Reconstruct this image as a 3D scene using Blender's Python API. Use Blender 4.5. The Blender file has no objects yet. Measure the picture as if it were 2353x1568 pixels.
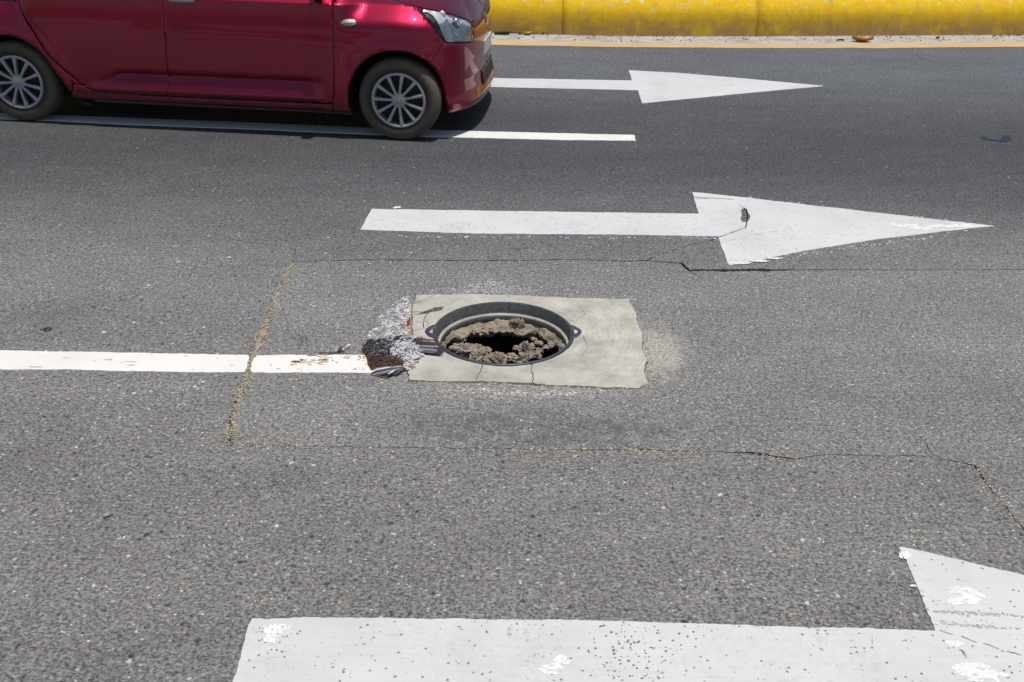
import bpy, bmesh, math, random
import numpy as np
from mathutils import Vector, Matrix, noise
from mathutils.geometry import delaunay_2d_cdt

random.seed(7)
RNG = random.Random(11)
sc = bpy.context.scene
COL = sc.collection

# ------------------------------------------------------------------ camera
CAM_H = 1.9
F_PX, IMG_W, IMG_H = 2367.4, 2353.0, 1568.0
PITCH, YAW, ROLL = math.radians(27.24), math.radians(0.769), math.radians(1.199)
_fw = Vector((math.sin(YAW) * math.cos(PITCH), math.cos(YAW) * math.cos(PITCH), -math.sin(PITCH)))
_r0 = Vector((math.cos(YAW), -math.sin(YAW), 0))
_u0 = _r0.cross(_fw)
_rt = math.cos(ROLL) * _r0 + math.sin(ROLL) * _u0
_up = -math.sin(ROLL) * _r0 + math.cos(ROLL) * _u0
cam = bpy.data.cameras.new("camera")
cam_o = bpy.data.objects.new("camera", cam)
COL.objects.link(cam_o)
cam.sensor_fit = 'HORIZONTAL'
cam.sensor_width = 36.0
cam.lens = F_PX / IMG_W * 36.0
cam.clip_end = 3000
cam.clip_start = 0.05
m = Matrix((_rt, _up, -_fw)).transposed().to_4x4()
m.translation = Vector((0, 0, CAM_H))
cam_o.matrix_world = m
sc.camera = cam_o

# ------------------------------------------------------------------ sky, sun, exposure
SUN_DIR = Vector((0.115, -0.085, 1.0)).normalized()      # towards the sun
world = bpy.data.worlds.new("World")
sc.world = world
world.use_nodes = True
wn = world.node_tree.nodes
wl = world.node_tree.links
wn.clear()
w_out = wn.new("ShaderNodeOutputWorld")
w_bg = wn.new("ShaderNodeBackground")
w_sky = wn.new("ShaderNodeTexSky")
w_sky.sky_type = 'NISHITA'
w_sky.sun_disc = False
w_sky.sun_elevation = math.asin(SUN_DIR.z)
w_sky.sun_rotation = math.atan2(SUN_DIR.x, SUN_DIR.y)
w_sky.air_density = 1.0
w_sky.dust_density = 1.5
w_bg.inputs[1].default_value = 0.07
wl.new(w_sky.outputs[0], w_bg.inputs[0])
wl.new(w_bg.outputs[0], w_out.inputs[0])
sun = bpy.data.lights.new("sun", 'SUN')
sun.energy = 3.05
sun.angle = math.radians(0.53)
sun.color = (1.0, 0.955, 0.89)
sun_o = bpy.data.objects.new("sun", sun)
COL.objects.link(sun_o)
sun_o.rotation_euler = SUN_DIR.to_track_quat('Z', 'Y').to_euler()
sun_o.location = (0, 0, 30)
sc.view_settings.view_transform = 'Standard'
sc.view_settings.look = 'None'
sc.view_settings.exposure = 0.0
sc.view_settings.gamma = 1.0
sc.view_settings.use_curve_mapping = False
sc.render.engine = 'CYCLES'
sc.cycles.max_bounces = 8


def G(x, y, z=0.0):
    """point on the level z that lies on a sight line measured in the survey photo"""
    d = _rt * ((x - IMG_W / 2) / F_PX) - _up * ((y - IMG_H / 2) / F_PX) + _fw
    t = (z - CAM_H) / d.z
    return Vector((d.x * t, d.y * t))


# ------------------------------------------------------------------ small helpers
def tag(o, label=None, cat=None, group=None, kind=None):
    if label: o['label'] = label
    if cat: o['category'] = cat
    if group: o['group'] = group
    if kind: o['kind'] = kind
    return o


def mesh_obj(name, verts, faces, mats, parent=None, smooth=False, midx=None):
    me = bpy.data.meshes.new(name)
    me.from_pydata([tuple(v) for v in verts], [], faces)
    if not isinstance(mats, (list, tuple)): mats = [mats]
    for q in mats: me.materials.append(q)
    if midx is not None: me.polygons.foreach_set('material_index', midx)
    if smooth: me.polygons.foreach_set('use_smooth', [True] * len(me.polygons))
    me.update()
    o = bpy.data.objects.new(name, me)
    COL.objects.link(o)
    if parent is not None: o.parent = parent
    return o


def bm_obj(name, bm, mats, parent=None, smooth=False):
    me = bpy.data.meshes.new(name)
    bm.to_mesh(me); bm.free()
    if not isinstance(mats, (list, tuple)): mats = [mats]
    for q in mats: me.materials.append(q)
    if smooth: me.polygons.foreach_set('use_smooth', [True] * len(me.polygons))
    o = bpy.data.objects.new(name, me)
    COL.objects.link(o)
    if parent is not None: o.parent = parent
    return o


def empty(name, loc=(0, 0, 0), rz=0.0):
    o = bpy.data.objects.new(name, None)
    COL.objects.link(o)
    o.location = loc
    o.rotation_euler = (0, 0, rz)
    o.empty_display_size = 0.2
    return o


def inside(pts, poly):
    """vectorised point in polygon"""
    pts = np.asarray(pts, float); poly = np.asarray(poly, float)
    x, y = pts[:, 0], pts[:, 1]
    r = np.zeros(len(pts), bool)
    j = len(poly) - 1
    for i in range(len(poly)):
        xi, yi = poly[i]; xj, yj = poly[j]
        c = ((yi > y) != (yj > y))
        if c.any():
            xs = (xj - xi) * (y - yi) / ((yj - yi) if yj != yi else 1e-12) + xi
            r ^= c & (x < xs)
        j = i
    return r


def fill(outer, holes=(), steiner=()):
    """triangles inside outer and outside every hole -> 2-D verts, faces"""
    vs, es = [], []
    for loop in [outer] + list(holes):
        b = len(vs)
        vs += [Vector((p[0], p[1])) for p in loop]
        es += [(b + i, b + (i + 1) % len(loop)) for i in range(len(loop))]
    vs += [Vector((p[0], p[1])) for p in steiner]
    v, e, f, *_ = delaunay_2d_cdt(vs, es, [], 0, 1e-6)
    va = np.array([(p.x, p.y) for p in v])
    fa = np.array([list(t) for t in f])
    c = va[fa].mean(axis=1)
    keep = inside(c, outer)
    for h in holes: keep &= ~inside(c, h)
    fa = fa[keep]
    used = np.unique(fa)
    mp = -np.ones(len(va), int); mp[used] = np.arange(len(used))
    va = va[used]; fa = mp[fa]
    out = []
    for t in fa:
        a, b, c2 = va[t[0]], va[t[1]], va[t[2]]
        if (b[0] - a[0]) * (c2[1] - a[1]) - (b[1] - a[1]) * (c2[0] - a[0]) < 0: t = t[::-1]
        out.append(tuple(int(q) for q in t))
    return va, out


def sheet(name, outer, holes, z, depth, mat, parent=None, steiner=(), zf=None, bevel=0.0):
    """flat slab whose outline and holes have real side walls going down by depth"""
    va, fa = fill(outer, holes, steiner)
    vs = [(p[0], p[1], z + (zf(p[0], p[1]) if zf else 0)) for p in va]
    cnt = {}
    for t in fa:
        for i in range(3):
            k = (t[i], t[(i + 1) % 3])
            cnt[k] = cnt.get(k, 0) + 1
    low = {}
    faces = list(fa)
    for (a, b) in list(cnt):
        if (b, a) not in cnt:
            for q in (a, b):
                if q not in low:
                    low[q] = len(vs); vs.append((vs[q][0], vs[q][1], z - depth))
            faces.append((a, low[a], low[b], b))
    return mesh_obj(name, vs, faces, mat, parent)


def resample(pts, step):
    pts = [Vector(p) for p in pts]
    out = [pts[0]]
    for a, b in zip(pts, pts[1:]):
        n = max(1, int(round((b - a).length / step)))
        for i in range(1, n + 1): out.append(a.lerp(b, i / n))
    return out


def jag_line(px, step, amp, seed):
    """survey polyline -> ground polyline with a broken edge"""
    rg = random.Random(seed)
    p = resample([G(*q) for q in px], step)
    out = []
    for i, q in enumerate(p):
        a = p[max(0, i - 1)]; b = p[min(len(p) - 1, i + 1)]
        d = (b - a); n = Vector((-d.y, d.x)).normalized()
        s = noise.noise(Vector((q.x * 9, q.y * 9, seed))) * amp * 1.3 + rg.uniform(-1, 1) * amp * 0.55
        if i in (0, len(p) - 1): s = 0
        out.append(q + n * s)
    return out


def crack(px, w0, w1, seed, step=0.014, amp=0.005, widths=None, tip=(True, True)):
    c = jag_line(px, step, amp, seed)
    rg = random.Random(seed + 1)
    L, R = [], []
    n = len(c)
    for i, q in enumerate(c):
        a = c[max(0, i - 1)]; b = c[min(n - 1, i + 1)]
        d = b - a; nn = Vector((-d.y, d.x)).normalized()
        t = i / (n - 1)
        w = w0 + (w1 - w0) * t
        if widths: w = np.interp(t, [k[0] for k in widths], [k[1] for k in widths])
        w *= 0.55 + 0.9 * abs(noise.noise(Vector((q.x * 14, q.y * 14, seed + 3.3)))) + rg.uniform(0, .35)
        if (tip[0] and i == 0) or (tip[1] and i == n - 1): w = 0.0004
        L.append(q + nn * w / 2); R.append(q - nn * w / 2)
    return [tuple(v) for v in L] + [tuple(v) for v in reversed(R)]


# ------------------------------------------------------------------ materials
class NT:
    def __init__(s, name):
        s.m = bpy.data.materials.new(name)
        s.m.use_nodes = True
        s.t = s.m.node_tree
        s.n = s.t.nodes
        s.b = s.n.get("Principled BSDF")
        s.tc = None

    def link(s, a, b): s.t.links.new(a, b)

    def put(s, sock, v):
        if hasattr(v, 'is_linked') or hasattr(v, 'node'): s.link(v, sock)
        else: sock.default_value = v

    def pos(s):
        if s.tc is None:
            s.tc = s.n.new("ShaderNodeTexCoord")
        return s.tc.outputs['Object']

    def mapped(s, scale=(1, 1, 1), loc=(0, 0, 0), rot=(0, 0, 0)):
        k = s.n.new("ShaderNodeMapping")
        s.link(s.pos(), k.inputs[0])
        k.inputs[1].default_value = loc; k.inputs[2].default_value = rot; k.inputs[3].default_value = scale
        return k.outputs[0]

    def noise(s, scale, detail=4, rough=.55, vec=None, dist=0.0):
        k = s.n.new("ShaderNodeTexNoise")
        s.link(vec or s.pos(), k.inputs['Vector'])
        k.inputs['Scale'].default_value = scale; k.inputs['Detail'].default_value = detail
        k.inputs['Roughness'].default_value = rough; k.inputs['Distortion'].default_value = dist
        return k.outputs['Fac']

    def vor(s, scale, vec=None, feature='F1', rand=1.0):
        k = s.n.new("ShaderNodeTexVoronoi")
        k.feature = feature
        s.link(vec or s.pos(), k.inputs['Vector'])
        k.inputs['Scale'].default_value = scale
        k.inputs['Randomness'].default_value = rand
        return k

    def sep(s, c):
        k = s.n.new("ShaderNodeSeparateXYZ"); s.link(c, k.inputs[0]); return k.outputs

    def ramp(s, fac, stops, mode='LINEAR'):
        k = s.n.new("ShaderNodeValToRGB")
        k.color_ramp.interpolation = mode
        e = k.color_ramp.elements
        while len(e) < len(stops): e.new(.5)
        for q, (p, c) in zip(e, stops):
            q.position = p
            q.color = (c[0], c[1], c[2], 1) if isinstance(c, (tuple, list)) else (c, c, c, 1)
        s.link(fac, k.inputs[0])
        return k.outputs[0]

    def mix(s, fac, a, b, mode='MIX'):
        k = s.n.new("ShaderNodeMix"); k.data_type = 'RGBA'; k.blend_type = mode
        k.clamp_factor = True
        col = lambda v: (v[0], v[1], v[2], 1) if isinstance(v, (tuple, list)) else v
        s.put(k.inputs[0], fac); s.put(k.inputs[6], col(a)); s.put(k.inputs[7], col(b))
        return k.outputs[2]

    def math(s, op, a, b=0.0, clamp=False):
        k = s.n.new("ShaderNodeMath"); k.operation = op; k.use_clamp = clamp
        s.put(k.inputs[0], a); s.put(k.inputs[1], b)
        return k.outputs[0]

    def rng(s, v, a, b, c=0.0, d=1.0, smooth=False):
        k = s.n.new("ShaderNodeMapRange")
        if smooth: k.interpolation_type = 'SMOOTHSTEP'
        s.put(k.inputs[0], v)
        for i, q in enumerate((a, b, c, d)): k.inputs[i + 1].default_value = q
        return k.outputs[0]

    def bump(s, h, strength, dist, prev=None):
        k = s.n.new("ShaderNodeBump")
        k.inputs['Strength'].default_value = strength; k.inputs['Distance'].default_value = dist
        s.link(h, k.inputs['Height'])
        if prev is not None: s.link(prev, k.inputs['Normal'])
        return k.outputs[0]

    def out(s, color=None, rough=None, normal=None, **kw):
        if color is not None:
            s.put(s.b.inputs['Base Color'], (*color, 1) if isinstance(color, tuple) and len(color) == 3 else color)
        if rough is not None: s.put(s.b.inputs['Roughness'], rough)
        if normal is not None: s.link(normal, s.b.inputs['Normal'])
        for k, v in kw.items(): s.put(s.b.inputs[k.replace('_', ' ')], v)
        return s.m


def plain(name, col, rough=.6, **kw):
    n = NT(name)
    v = n.noise(35, 4)
    c = n.mix(v, tuple(q * .82 for q in col), tuple(min(1, q * 1.18) for q in col))
    return n.out(c, rough, **kw)


def asphalt(name, gain, patch=False):
    n = NT(name)
    px, py, pz = n.sep(n.pos())
    warp = n.n.new("ShaderNodeVectorMath"); warp.operation = 'ADD'
    nz = n.n.new("ShaderNodeTexNoise"); nz.inputs['Scale'].default_value = 60; n.link(n.pos(), nz.inputs['Vector'])
    sc_ = n.n.new("ShaderNodeVectorMath"); sc_.operation = 'SCALE'; sc_.inputs['Scale'].default_value = .009
    n.link(nz.outputs['Color'], sc_.inputs[0]); n.link(n.pos(), warp.inputs[0]); n.link(sc_.outputs[0], warp.inputs[1])
    wv = warp.outputs[0]
    big = n.vor(54 if not patch else 72, wv)
    mid = n.vor(125 if not patch else 150, wv)
    fin = n.noise(420, 3, .7)
    med = n.noise(105, 3, .72, n.mapped((.85, 1.1, 1)))
    bc = n.sep(big.outputs['Color']); mc = n.sep(mid.outputs['Color'])
    base = n.ramp(med, [(.30, (.040, .043, .056)), (.42, (.105, .107, .115)), (.52, (.20, .199, .193)), (.62, (.27, .265, .248)), (.74, (.35, .342, .318))])
    base = n.mix(1, base, n.ramp(fin, [(.25, .62), (.5, 1.0), (.75, 1.3)]), 'MULTIPLY')
    # middle sized chippings
    mcol = n.ramp(mc[0], [(0, (.035, .038, .046)), (.24, (.095, .097, .1)), (.5, (.16, .16, .158)), (.74, (.055, .06, .07)),
                          (.86, (.2, .195, .18)), (.94, (.30, .255, .17)), (.965, (.62, .61, .57))], 'CONSTANT')
    mm = n.math('MULTIPLY', n.rng(mid.outputs['Distance'], .30, .48, 1, 0), n.rng(mc[1], .40, .48))
    c = n.mix(n.math('MULTIPLY', mm, .9), base, mcol)
    # large stones exposed by wear
    bcol = n.ramp(bc[0], [(0, (.035, .039, .052)), (.24, (.055, .062, .082)), (.42, (.09, .1, .115)), (.56, (.19, .195, .195)),
                          (.72, (.22, .205, .165)), (.80, (.25, .21, .15)), (.85, (.21, .165, .12)), (.88, (.28, .285, .29)), (.95, (.55, .54, .5))], 'CONSTANT')
    edge_w = n.math('ADD', big.outputs['Distance'], n.math('MULTIPLY', n.math('SUBTRACT', n.noise(190, 3, .6), .5), .35))
    bm_ = n.math('MULTIPLY', n.math('SUBTRACT', 1.0, n.rng(n.math('SUBTRACT', edge_w, n.math('MULTIPLY', bc[2], .30)), .13, .27)), n.rng(bc[1], .52, .56))
    c = n.mix(n.math('MULTIPLY', bm_, n.rng(bc[2], 0, 1, .4, .9)), c, bcol)
    spk = n.noise(44, 3, .75, n.mapped((.8, 1.25, 1), (2, 5, 0)))
    c = n.mix(1, c, n.ramp(spk, [(.3, .72), (.5, 1.0), (.68, 1.30)]), 'MULTIPLY')
    # gaps where the binder has worn out
    pits = n.rng(n.noise(150, 2, .6), .62, .7)
    c = n.mix(n.math('MULTIPLY', pits, .55), c, (.025, .026, .03))
    # wear and grime in large soft areas, stretched along the traffic
    w1 = n.noise(.9, 5, .6, n.mapped((.45, 1.3, 1)))
    w2 = n.noise(5.5, 4, .6, n.mapped((.6, 1.2, 1), (3, 8, 0)))
    c = n.mix(1, c, n.ramp(w1, [(.3, .84), (.5, 1.0), (.7, 1.14)]), 'MULTIPLY')
    c = n.mix(1, c, n.ramp(w2, [(.3, .90), (.55, 1.0), (.75, 1.10)]), 'MULTIPLY')
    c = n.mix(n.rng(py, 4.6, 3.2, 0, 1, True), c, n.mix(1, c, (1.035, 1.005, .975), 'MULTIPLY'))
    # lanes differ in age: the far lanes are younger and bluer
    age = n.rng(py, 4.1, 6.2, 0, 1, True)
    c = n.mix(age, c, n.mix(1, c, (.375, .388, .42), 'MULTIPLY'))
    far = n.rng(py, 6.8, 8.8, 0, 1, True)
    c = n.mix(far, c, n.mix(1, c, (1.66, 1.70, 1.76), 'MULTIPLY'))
    # tar spots and bound-up rubber
    tar = n.math('MULTIPLY', n.rng(n.noise(9, 3, .55, n.mapped((.7, 1.5, 1), (31, 7, 0))), .70, .76), n.rng(n.noise(90, 2), .4, .56))
    c = n.mix(n.math('MULTIPLY', tar, .75), c, (.028, .03, .036))
    if patch:
        # dried cement slurry east of the manhole pad and dusting all round it
        d = n.n.new("ShaderNodeVectorMath"); d.operation = 'DISTANCE'
        mp = n.n.new("ShaderNodeMapping"); n.link(n.pos(), mp.inputs[0]); mp.inputs[3].default_value = (1, .62, 0)
        n.link(mp.outputs[0], d.inputs[0])
        cc = G(1498, 806); d.inputs[1].default_value = (cc.x, cc.y * .62, 0)
        f = n.math('ADD', d.outputs['Value'], n.math('MULTIPLY', n.math('SUBTRACT', n.noise(14, 5, .75), .5), .34))
        sl = n.math('MULTIPLY', n.rng(f, .07, .16, 1, 0, True), n.rng(n.noise(85, 4, .75), .40, .56))
        c = n.mix(n.math('MULTIPLY', sl, .8), c, (.40, .37, .32))
        pd = n.n.new("ShaderNodeVectorMath"); pd.operation = 'DISTANCE'
        mp3 = n.n.new("ShaderNodeMapping"); n.link(n.pos(), mp3.inputs[0]); mp3.inputs[3].default_value = (.62, 1.0, 0)
        n.link(mp3.outputs[0], pd.inputs[0]); c3 = G(1215, 800); pd.inputs[1].default_value = (c3.x * .62, c3.y, 0)
        f3 = n.math('ADD', pd.outputs['Value'], n.math('MULTIPLY', n.math('SUBTRACT', n.noise(9, 5, .75), .5), .3))
        s3 = n.math('MULTIPLY', n.rng(f3, .34, .46, 1, 0, True), n.rng(n.noise(70, 4, .75), .50, .62))
        c = n.mix(n.math('MULTIPLY', s3, .72), c, (.42, .39, .34))
        # grime ring below the pad
        gr = n.n.new("ShaderNodeVectorMath"); gr.operation = 'DISTANCE'
        mp2 = n.n.new("ShaderNodeMapping"); n.link(n.pos(), mp2.inputs[0]); mp2.inputs[3].default_value = (.45, 1.9, 0)
        n.link(mp2.outputs[0], gr.inputs[0])
        c2 = G(1250, 985); gr.inputs[1].default_value = (c2.x * .45, c2.y * 1.9, 0)
        g2 = n.math('MULTIPLY', n.rng(gr.outputs['Value'], .12, .36, 1, 0, True), n.rng(n.noise(16, 4, .65), .38, .64))
        c = n.mix(n.math('MULTIPLY', g2, .6), c, (.05, .051, .054))
    c = n.mix(1, c, (gain, gain, gain), 'MULTIPLY')
    b1 = n.bump(n.math('ADD', n.math('MULTIPLY', mid.outputs['Distance'], -.6), n.math('MULTIPLY', fin, .8)), .75, .0045)
    b2 = n.bump(big.outputs['Distance'], .3, .004, b1)
    return n.out(c, n.rng(fin, .2, .8, .62, .9), b2, Specular_IOR_Level=.35)


def road_paint(name, col, wear=.5, speck=.62, streak=.5):
    n = NT(name)
    fine = n.noise(260, 3, .7)
    c = n.mix(fine, tuple(q * .93 for q in col), tuple(min(.95, q * 1.05) for q in col))
    tone = n.noise(2.2, 6, .7)
    c = n.mix(1, c, n.ramp(tone, [(.3, .88), (.5, .98), (.7, 1.05)]), 'MULTIPLY')
    grey = n.math('MULTIPLY', n.rng(n.noise(34, 5, .75), .50, .66), n.rng(n.noise(1.7, 4, .65), .4, .6))
    c = n.mix(n.math('MULTIPLY', grey, .42 * min(1, streak * 2)), c, (.40, .40, .40))
    st = n.noise(3, 5, .6, n.mapped((1.2, 22, 1)))
    c = n.mix(n.math('MULTIPLY', n.rng(st, .5, .8), streak), c, tuple(q * .72 for q in col))
    scr = n.math('MULTIPLY', n.rng(n.noise(4, 2, .5, n.mapped((1.6, 55, 1), (9, 2, 0))), .66, .72), n.rng(n.noise(6, 2), .5, .6))
    c = n.mix(n.math('MULTIPLY', scr, .55), c, (.16, .16, .165))
    # pinholes and chips through to the road below
    v = n.vor(46)
    vc = n.sep(v.outputs['Color'])
    nd = n.math('ADD', v.outputs['Distance'], n.math('MULTIPLY', n.math('SUBTRACT', n.noise(210, 2), .5), .4))
    chip = n.math('MULTIPLY', n.rng(nd, .10, .2, 1, 0), n.rng(vc[0], speck, speck + .06))
    cl = n.math('MULTIPLY', n.rng(n.noise(3.3, 3, .6, n.mapped((1, 1, 1), (4, 11, 0))), .6, .68), n.rng(n.noise(75, 3, .7), .56, .62))
    chip = n.math('MAXIMUM', chip, n.math('MULTIPLY', cl, wear))
    c = n.mix(n.math('MULTIPLY', chip, .85), c, (.085, .086, .092))
    h = n.math('SUBTRACT', n.math('MULTIPLY', n.noise(130, 4, .65), .7), chip)
    return n.out(c, .62, n.bump(h, .35, .003), Specular_IOR_Level=.3)


def concrete(name, col, swirl=None, stain=(.30, .27, .22), bump=.4):
    n = NT(name)
    a = n.noise(7, 6, .65)
    c = n.ramp(a, [(.28, tuple(q * .70 for q in col)), (.5, col), (.70, tuple(min(.9, q * 1.2) for q in col))])
    f = n.noise(160, 4, .7)
    c = n.mix(1, c, n.ramp(f, [(.25, .8), (.55, 1.0), (.8, 1.08)]), 'MULTIPLY')
    s = n.rng(n.noise(3.5, 5, .7, n.mapped((1, 1, 1), (5, 1, 0))), .5, .72)
    c = n.mix(n.math('MULTIPLY', s, .55), c, stain)
    pit = n.math('MULTIPLY', n.rng(n.noise(60, 3, .6), .62, .70), n.rng(n.noise(5, 3), .45, .6))
    c = n.mix(n.math('MULTIPLY', pit, .6), c, tuple(q * .5 for q in stain))
    scl = n.math('MULTIPLY', n.rng(n.noise(26, 5, .75, n.mapped((.6, 1.5, 1), (8, 8, 0))), .56, .64), n.rng(n.noise(3, 3), .4, .6))
    c = n.mix(n.math('MULTIPLY', scl, .5), c, tuple(min(.85, q * 1.35) for q in col))
    h = f
    if swirl is not None:
        d = n.n.new("ShaderNodeVectorMath"); d.operation = 'DISTANCE'
        n.link(n.pos(), d.inputs[0]); d.inputs[1].default_value = (swirl[0], swirl[1], 0)
        dd = n.math('ADD', d.outputs['Value'], n.math('MULTIPLY', n.noise(4, 3), .09))
        k = n.n.new("ShaderNodeCombineXYZ"); n.link(n.math('MULTIPLY', dd, 1.0), k.inputs[0])
        n.link(n.math('MULTIPLY', n.noise(1.6, 2), .2), k.inputs[1])
        t = n.noise(78, 6, .82, k.outputs[0])
        patchy = n.rng(n.noise(7, 4, .65), .38, .58)
        px, py, pz = n.sep(n.pos())
        side = n.rng(px, swirl[0] + .1, swirl[0] + .38, .15, 1, True)
        g = n.math('MULTIPLY', n.math('MULTIPLY', n.rng(t, .47, .60), side), patchy)
        c = n.mix(n.math('MULTIPLY', g, .7), c, tuple(min(.85, q * 1.32) for q in col))
        g2 = n.math('MULTIPLY', n.rng(t, .48, .36), side)
        c = n.mix(n.math('MULTIPLY', n.math('MULTIPLY', g2, n.rng(n.noise(11, 4, .7), .42, .6)), .45), c, tuple(q * .8 for q in stain))
        h = n.math('ADD', f, n.math('MULTIPLY', t, .6))
    return n.out(c, .85, n.bump(h, bump, .004), Specular_IOR_Level=.25)


M = {}
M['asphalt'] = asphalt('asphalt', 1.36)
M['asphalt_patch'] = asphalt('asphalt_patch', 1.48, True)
M['dirt'] = plain('crack_dirt', (.035, .03, .025), .95)
M['paint'] = road_paint('arrow_paint', (.72, .72, .715))
M['paint_worn'] = road_paint('worn_arrow_paint', (.71, .71, .70), .9, .45, .35)
M['line'] = road_paint('line_paint', (.90, .88, .83), .25, .86, .12)
M['worn'] = plain('worn_through_paint', (.20, .20, .205), .85)
M['fresh'] = plain('fresh_white_paint', (.85, .85, .83), .6)
M['yellow_line'] = road_paint('yellow_line_paint', (.70, .50, .24), 1.0, .5, 1.2)
PAD_C = G(1152, 764)
M['pad'] = concrete('pad_concrete', (.52, .495, .435), (PAD_C.x - .02, PAD_C.y), (.36, .33, .27))
M['gutter'] = concrete('gutter_concrete', (.50, .485, .45), None, (.24, .21, .17))
M['rubble'] = concrete('broken_concrete', (.40, .345, .265), None, (.20, .17, .125), .9)


def iron_mat(name, col, rough):
    n = NT(name)
    f = n.noise(55, 5, .7)
    c = n.ramp(f, [(.3, tuple(q * .6 for q in col)), (.55, col), (.8, tuple(q * 1.6 for q in col))])
    s = n.rng(n.noise(9, 4, .7), .52, .75)
    c = n.mix(n.math('MULTIPLY', s, .6), c, (.12, .105, .085))
    return n.out(c, rough, n.bump(n.noise(170, 3), .3, .002), Metallic=.35)


M['iron'] = iron_mat('cast_iron', (.085, .095, .125), .45)
M['iron_dusty'] = iron_mat('dusty_cast_iron', (.19, .185, .175), .75)
M['ledge'] = concrete('ledge_grit', (.5, .48, .43), None, (.3, .28, .24))


def kerb_mat():
    n = NT('kerb_yellow_paint')
    px, py, pz = n.sep(n.pos())
    a = n.noise(9, 5, .65)
    c = n.ramp(a, [(.25, (.68, .40, .006)), (.5, (.80, .50, .008)), (.8, (.88, .59, .02))])
    v = n.noise(5, 5, .7, n.mapped((9, 1, 1.2)))
    c = n.mix(n.math('MULTIPLY', n.rng(v, .45, .75), .28), c, (.50, .31, .03))
    # splashed dirt, thickest towards the gutter
    dm = n.math('MULTIPLY', n.rng(n.noise(4.2, 6, .72), .28, .50), n.rng(pz, .03, .25, 1, 0, True))
    c = n.mix(n.math('MULTIPLY', dm, .74), c, (.26, .155, .095))
    dm2 = n.math('MULTIPLY', n.rng(n.noise(11, 5, .7, n.mapped((1.2, 1, .7), (3, 3, 3))), .52, .66), n.rng(pz, .0, .32, 1, .1, True))
    c = n.mix(n.math('MULTIPLY', dm2, .62), c, (.30, .19, .08))
    # flaked paint on the shoulder: old white coat and bare concrete
    fl = n.math('MULTIPLY', n.rng(n.noise(17, 5, .75, n.mapped((1, 1, 1.6), (7, 0, 2))), .575, .62), n.rng(pz, .2, .33, .06, 1))
    c = n.mix(fl, c, (.70, .68, .60))
    f2 = n.math('MULTIPLY', n.rng(n.noise(8, 5, .7, n.mapped((1, 1, .8), (1, 0, 9))), .60, .66), n.rng(pz, .1, .3, .2, 1))
    c = n.mix(n.math('MULTIPLY', f2, .7), c, (.36, .34, .29))
    h = n.math('ADD', n.noise(40, 5, .7), n.math('MULTIPLY', fl, -.6))
    return n.out(c, .75, n.bump(h, .35, .006), Specular_IOR_Level=.15)


M['kerb'] = kerb_mat()


def grass_mat():
    n = NT('grass_blades')
    oi = n.n.new("ShaderNodeTexNoise"); oi.inputs['Scale'].default_value = 8
    n.link(n.pos(), oi.inputs['Vector'])
    c = n.ramp(oi.outputs['Fac'], [(.3, (.045, .075, .014)), (.55, (.085, .12, .022)), (.75, (.2, .18, .06))])
    return n.out(c, .6)


M['grass'] = grass_mat()
M['soil'] = plain('median_soil', (.10, .085, .05), .95)

# ------------------------------------------------------------------ cracks and joints in the paving
SEAM = [(672, 603), (747, 600), (844, 597), (981, 599), (1168, 599), (1313, 597), (1426, 600), (1481, 599), (1528, 603), (1567, 605),
        (1582, 621), (1602, 621.5), (1730, 621), (1875, 620.5), (2100, 620.5), (2353, 620), (2700, 620)]
LEFT = [(672, 603), (655, 634), (632, 693), (602, 770), (581, 821), (569, 854), (553, 902), (538, 936), (531, 956), (529, 986), (527, 1018)]
BOTTOM = [(527, 1018), (620, 1023), (760, 1026), (980, 1029), (1150, 1031), (1290, 1033), (1378, 1034), (1482, 1034), (1610, 1038), (1739, 1041),
          (1772, 1049), (1826, 1055), (1896, 1045), (2020, 1048), (2115, 1048), (2165, 1055), (2215, 1065), (2240, 1070), (2256, 1096),
          (2289, 1138), (2322, 1183), (2353, 1217), (2440, 1330)]
BRANCH = [(1489, 597), (1528, 582), (1586, 564), (1652, 547), (1685, 535), (1714, 524), (1718, 485), (1695, 470)]

seam_w = [(0, .005), (.12, .011), (.3, .008), (.42, .011), (.47, .02), (.52, .036), (.54, .02), (.58, .007), (.75, .0055), (1, .004)]
H_seam = crack(SEAM, .005, .005, 3, .012, .004, seam_w)
H_left = crack(LEFT, .006, .009, 5, .012, .006)
bot_w = [(0, .003), (.25, .003), (.42, .005), (.55, .005), (.60, .014), (.63, .003), (.78, .0035), (.83, .011), (.88, .005), (1, .003)]
H_bot = crack(BOTTOM, .004, .004, 8, .012, .005, bot_w)
H_branch = crack(BRANCH, .005, .012, 12, .012, .007, [(0, .014), (.3, .007), (.55, .007), (.75, .006), (.85, .007), (1, .004)])
H_small = [crack([(1772, 1049), (1800, 1058), (1830, 1067)], .008, .003, 14, .012, .004),
           crack([(676, 590), (679, 572), (640, 566), (606, 561), (551, 554), (478, 535)], .003, .002, 15),
           crack([(2060, 118), (2098, 125), (2140, 142), (2180, 156)], .006, .004, 16, .03, .01),
           crack([(2178, 143), (2250, 149), (2353, 158), (2450, 166)], .005, .004, 17, .03, .01),
           crack([(1582, 621), (1600, 632), (1615, 640)], .010, .003, 18, .01, .004),
           crack([(2165, 1055), (2140, 1040), (2130, 1020), (2105, 1000)], .003, .002, 19),
           crack([(3042 / 1.741, 296 / 1.741), (3090 / 1.741, 287 / 1.741), (3200 / 1.741, 281 / 1.741)], .006, .003, 20, .03, .012)]
SEAM_HOLES = [H_seam, H_left, H_bot, H_branch] + H_small

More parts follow.
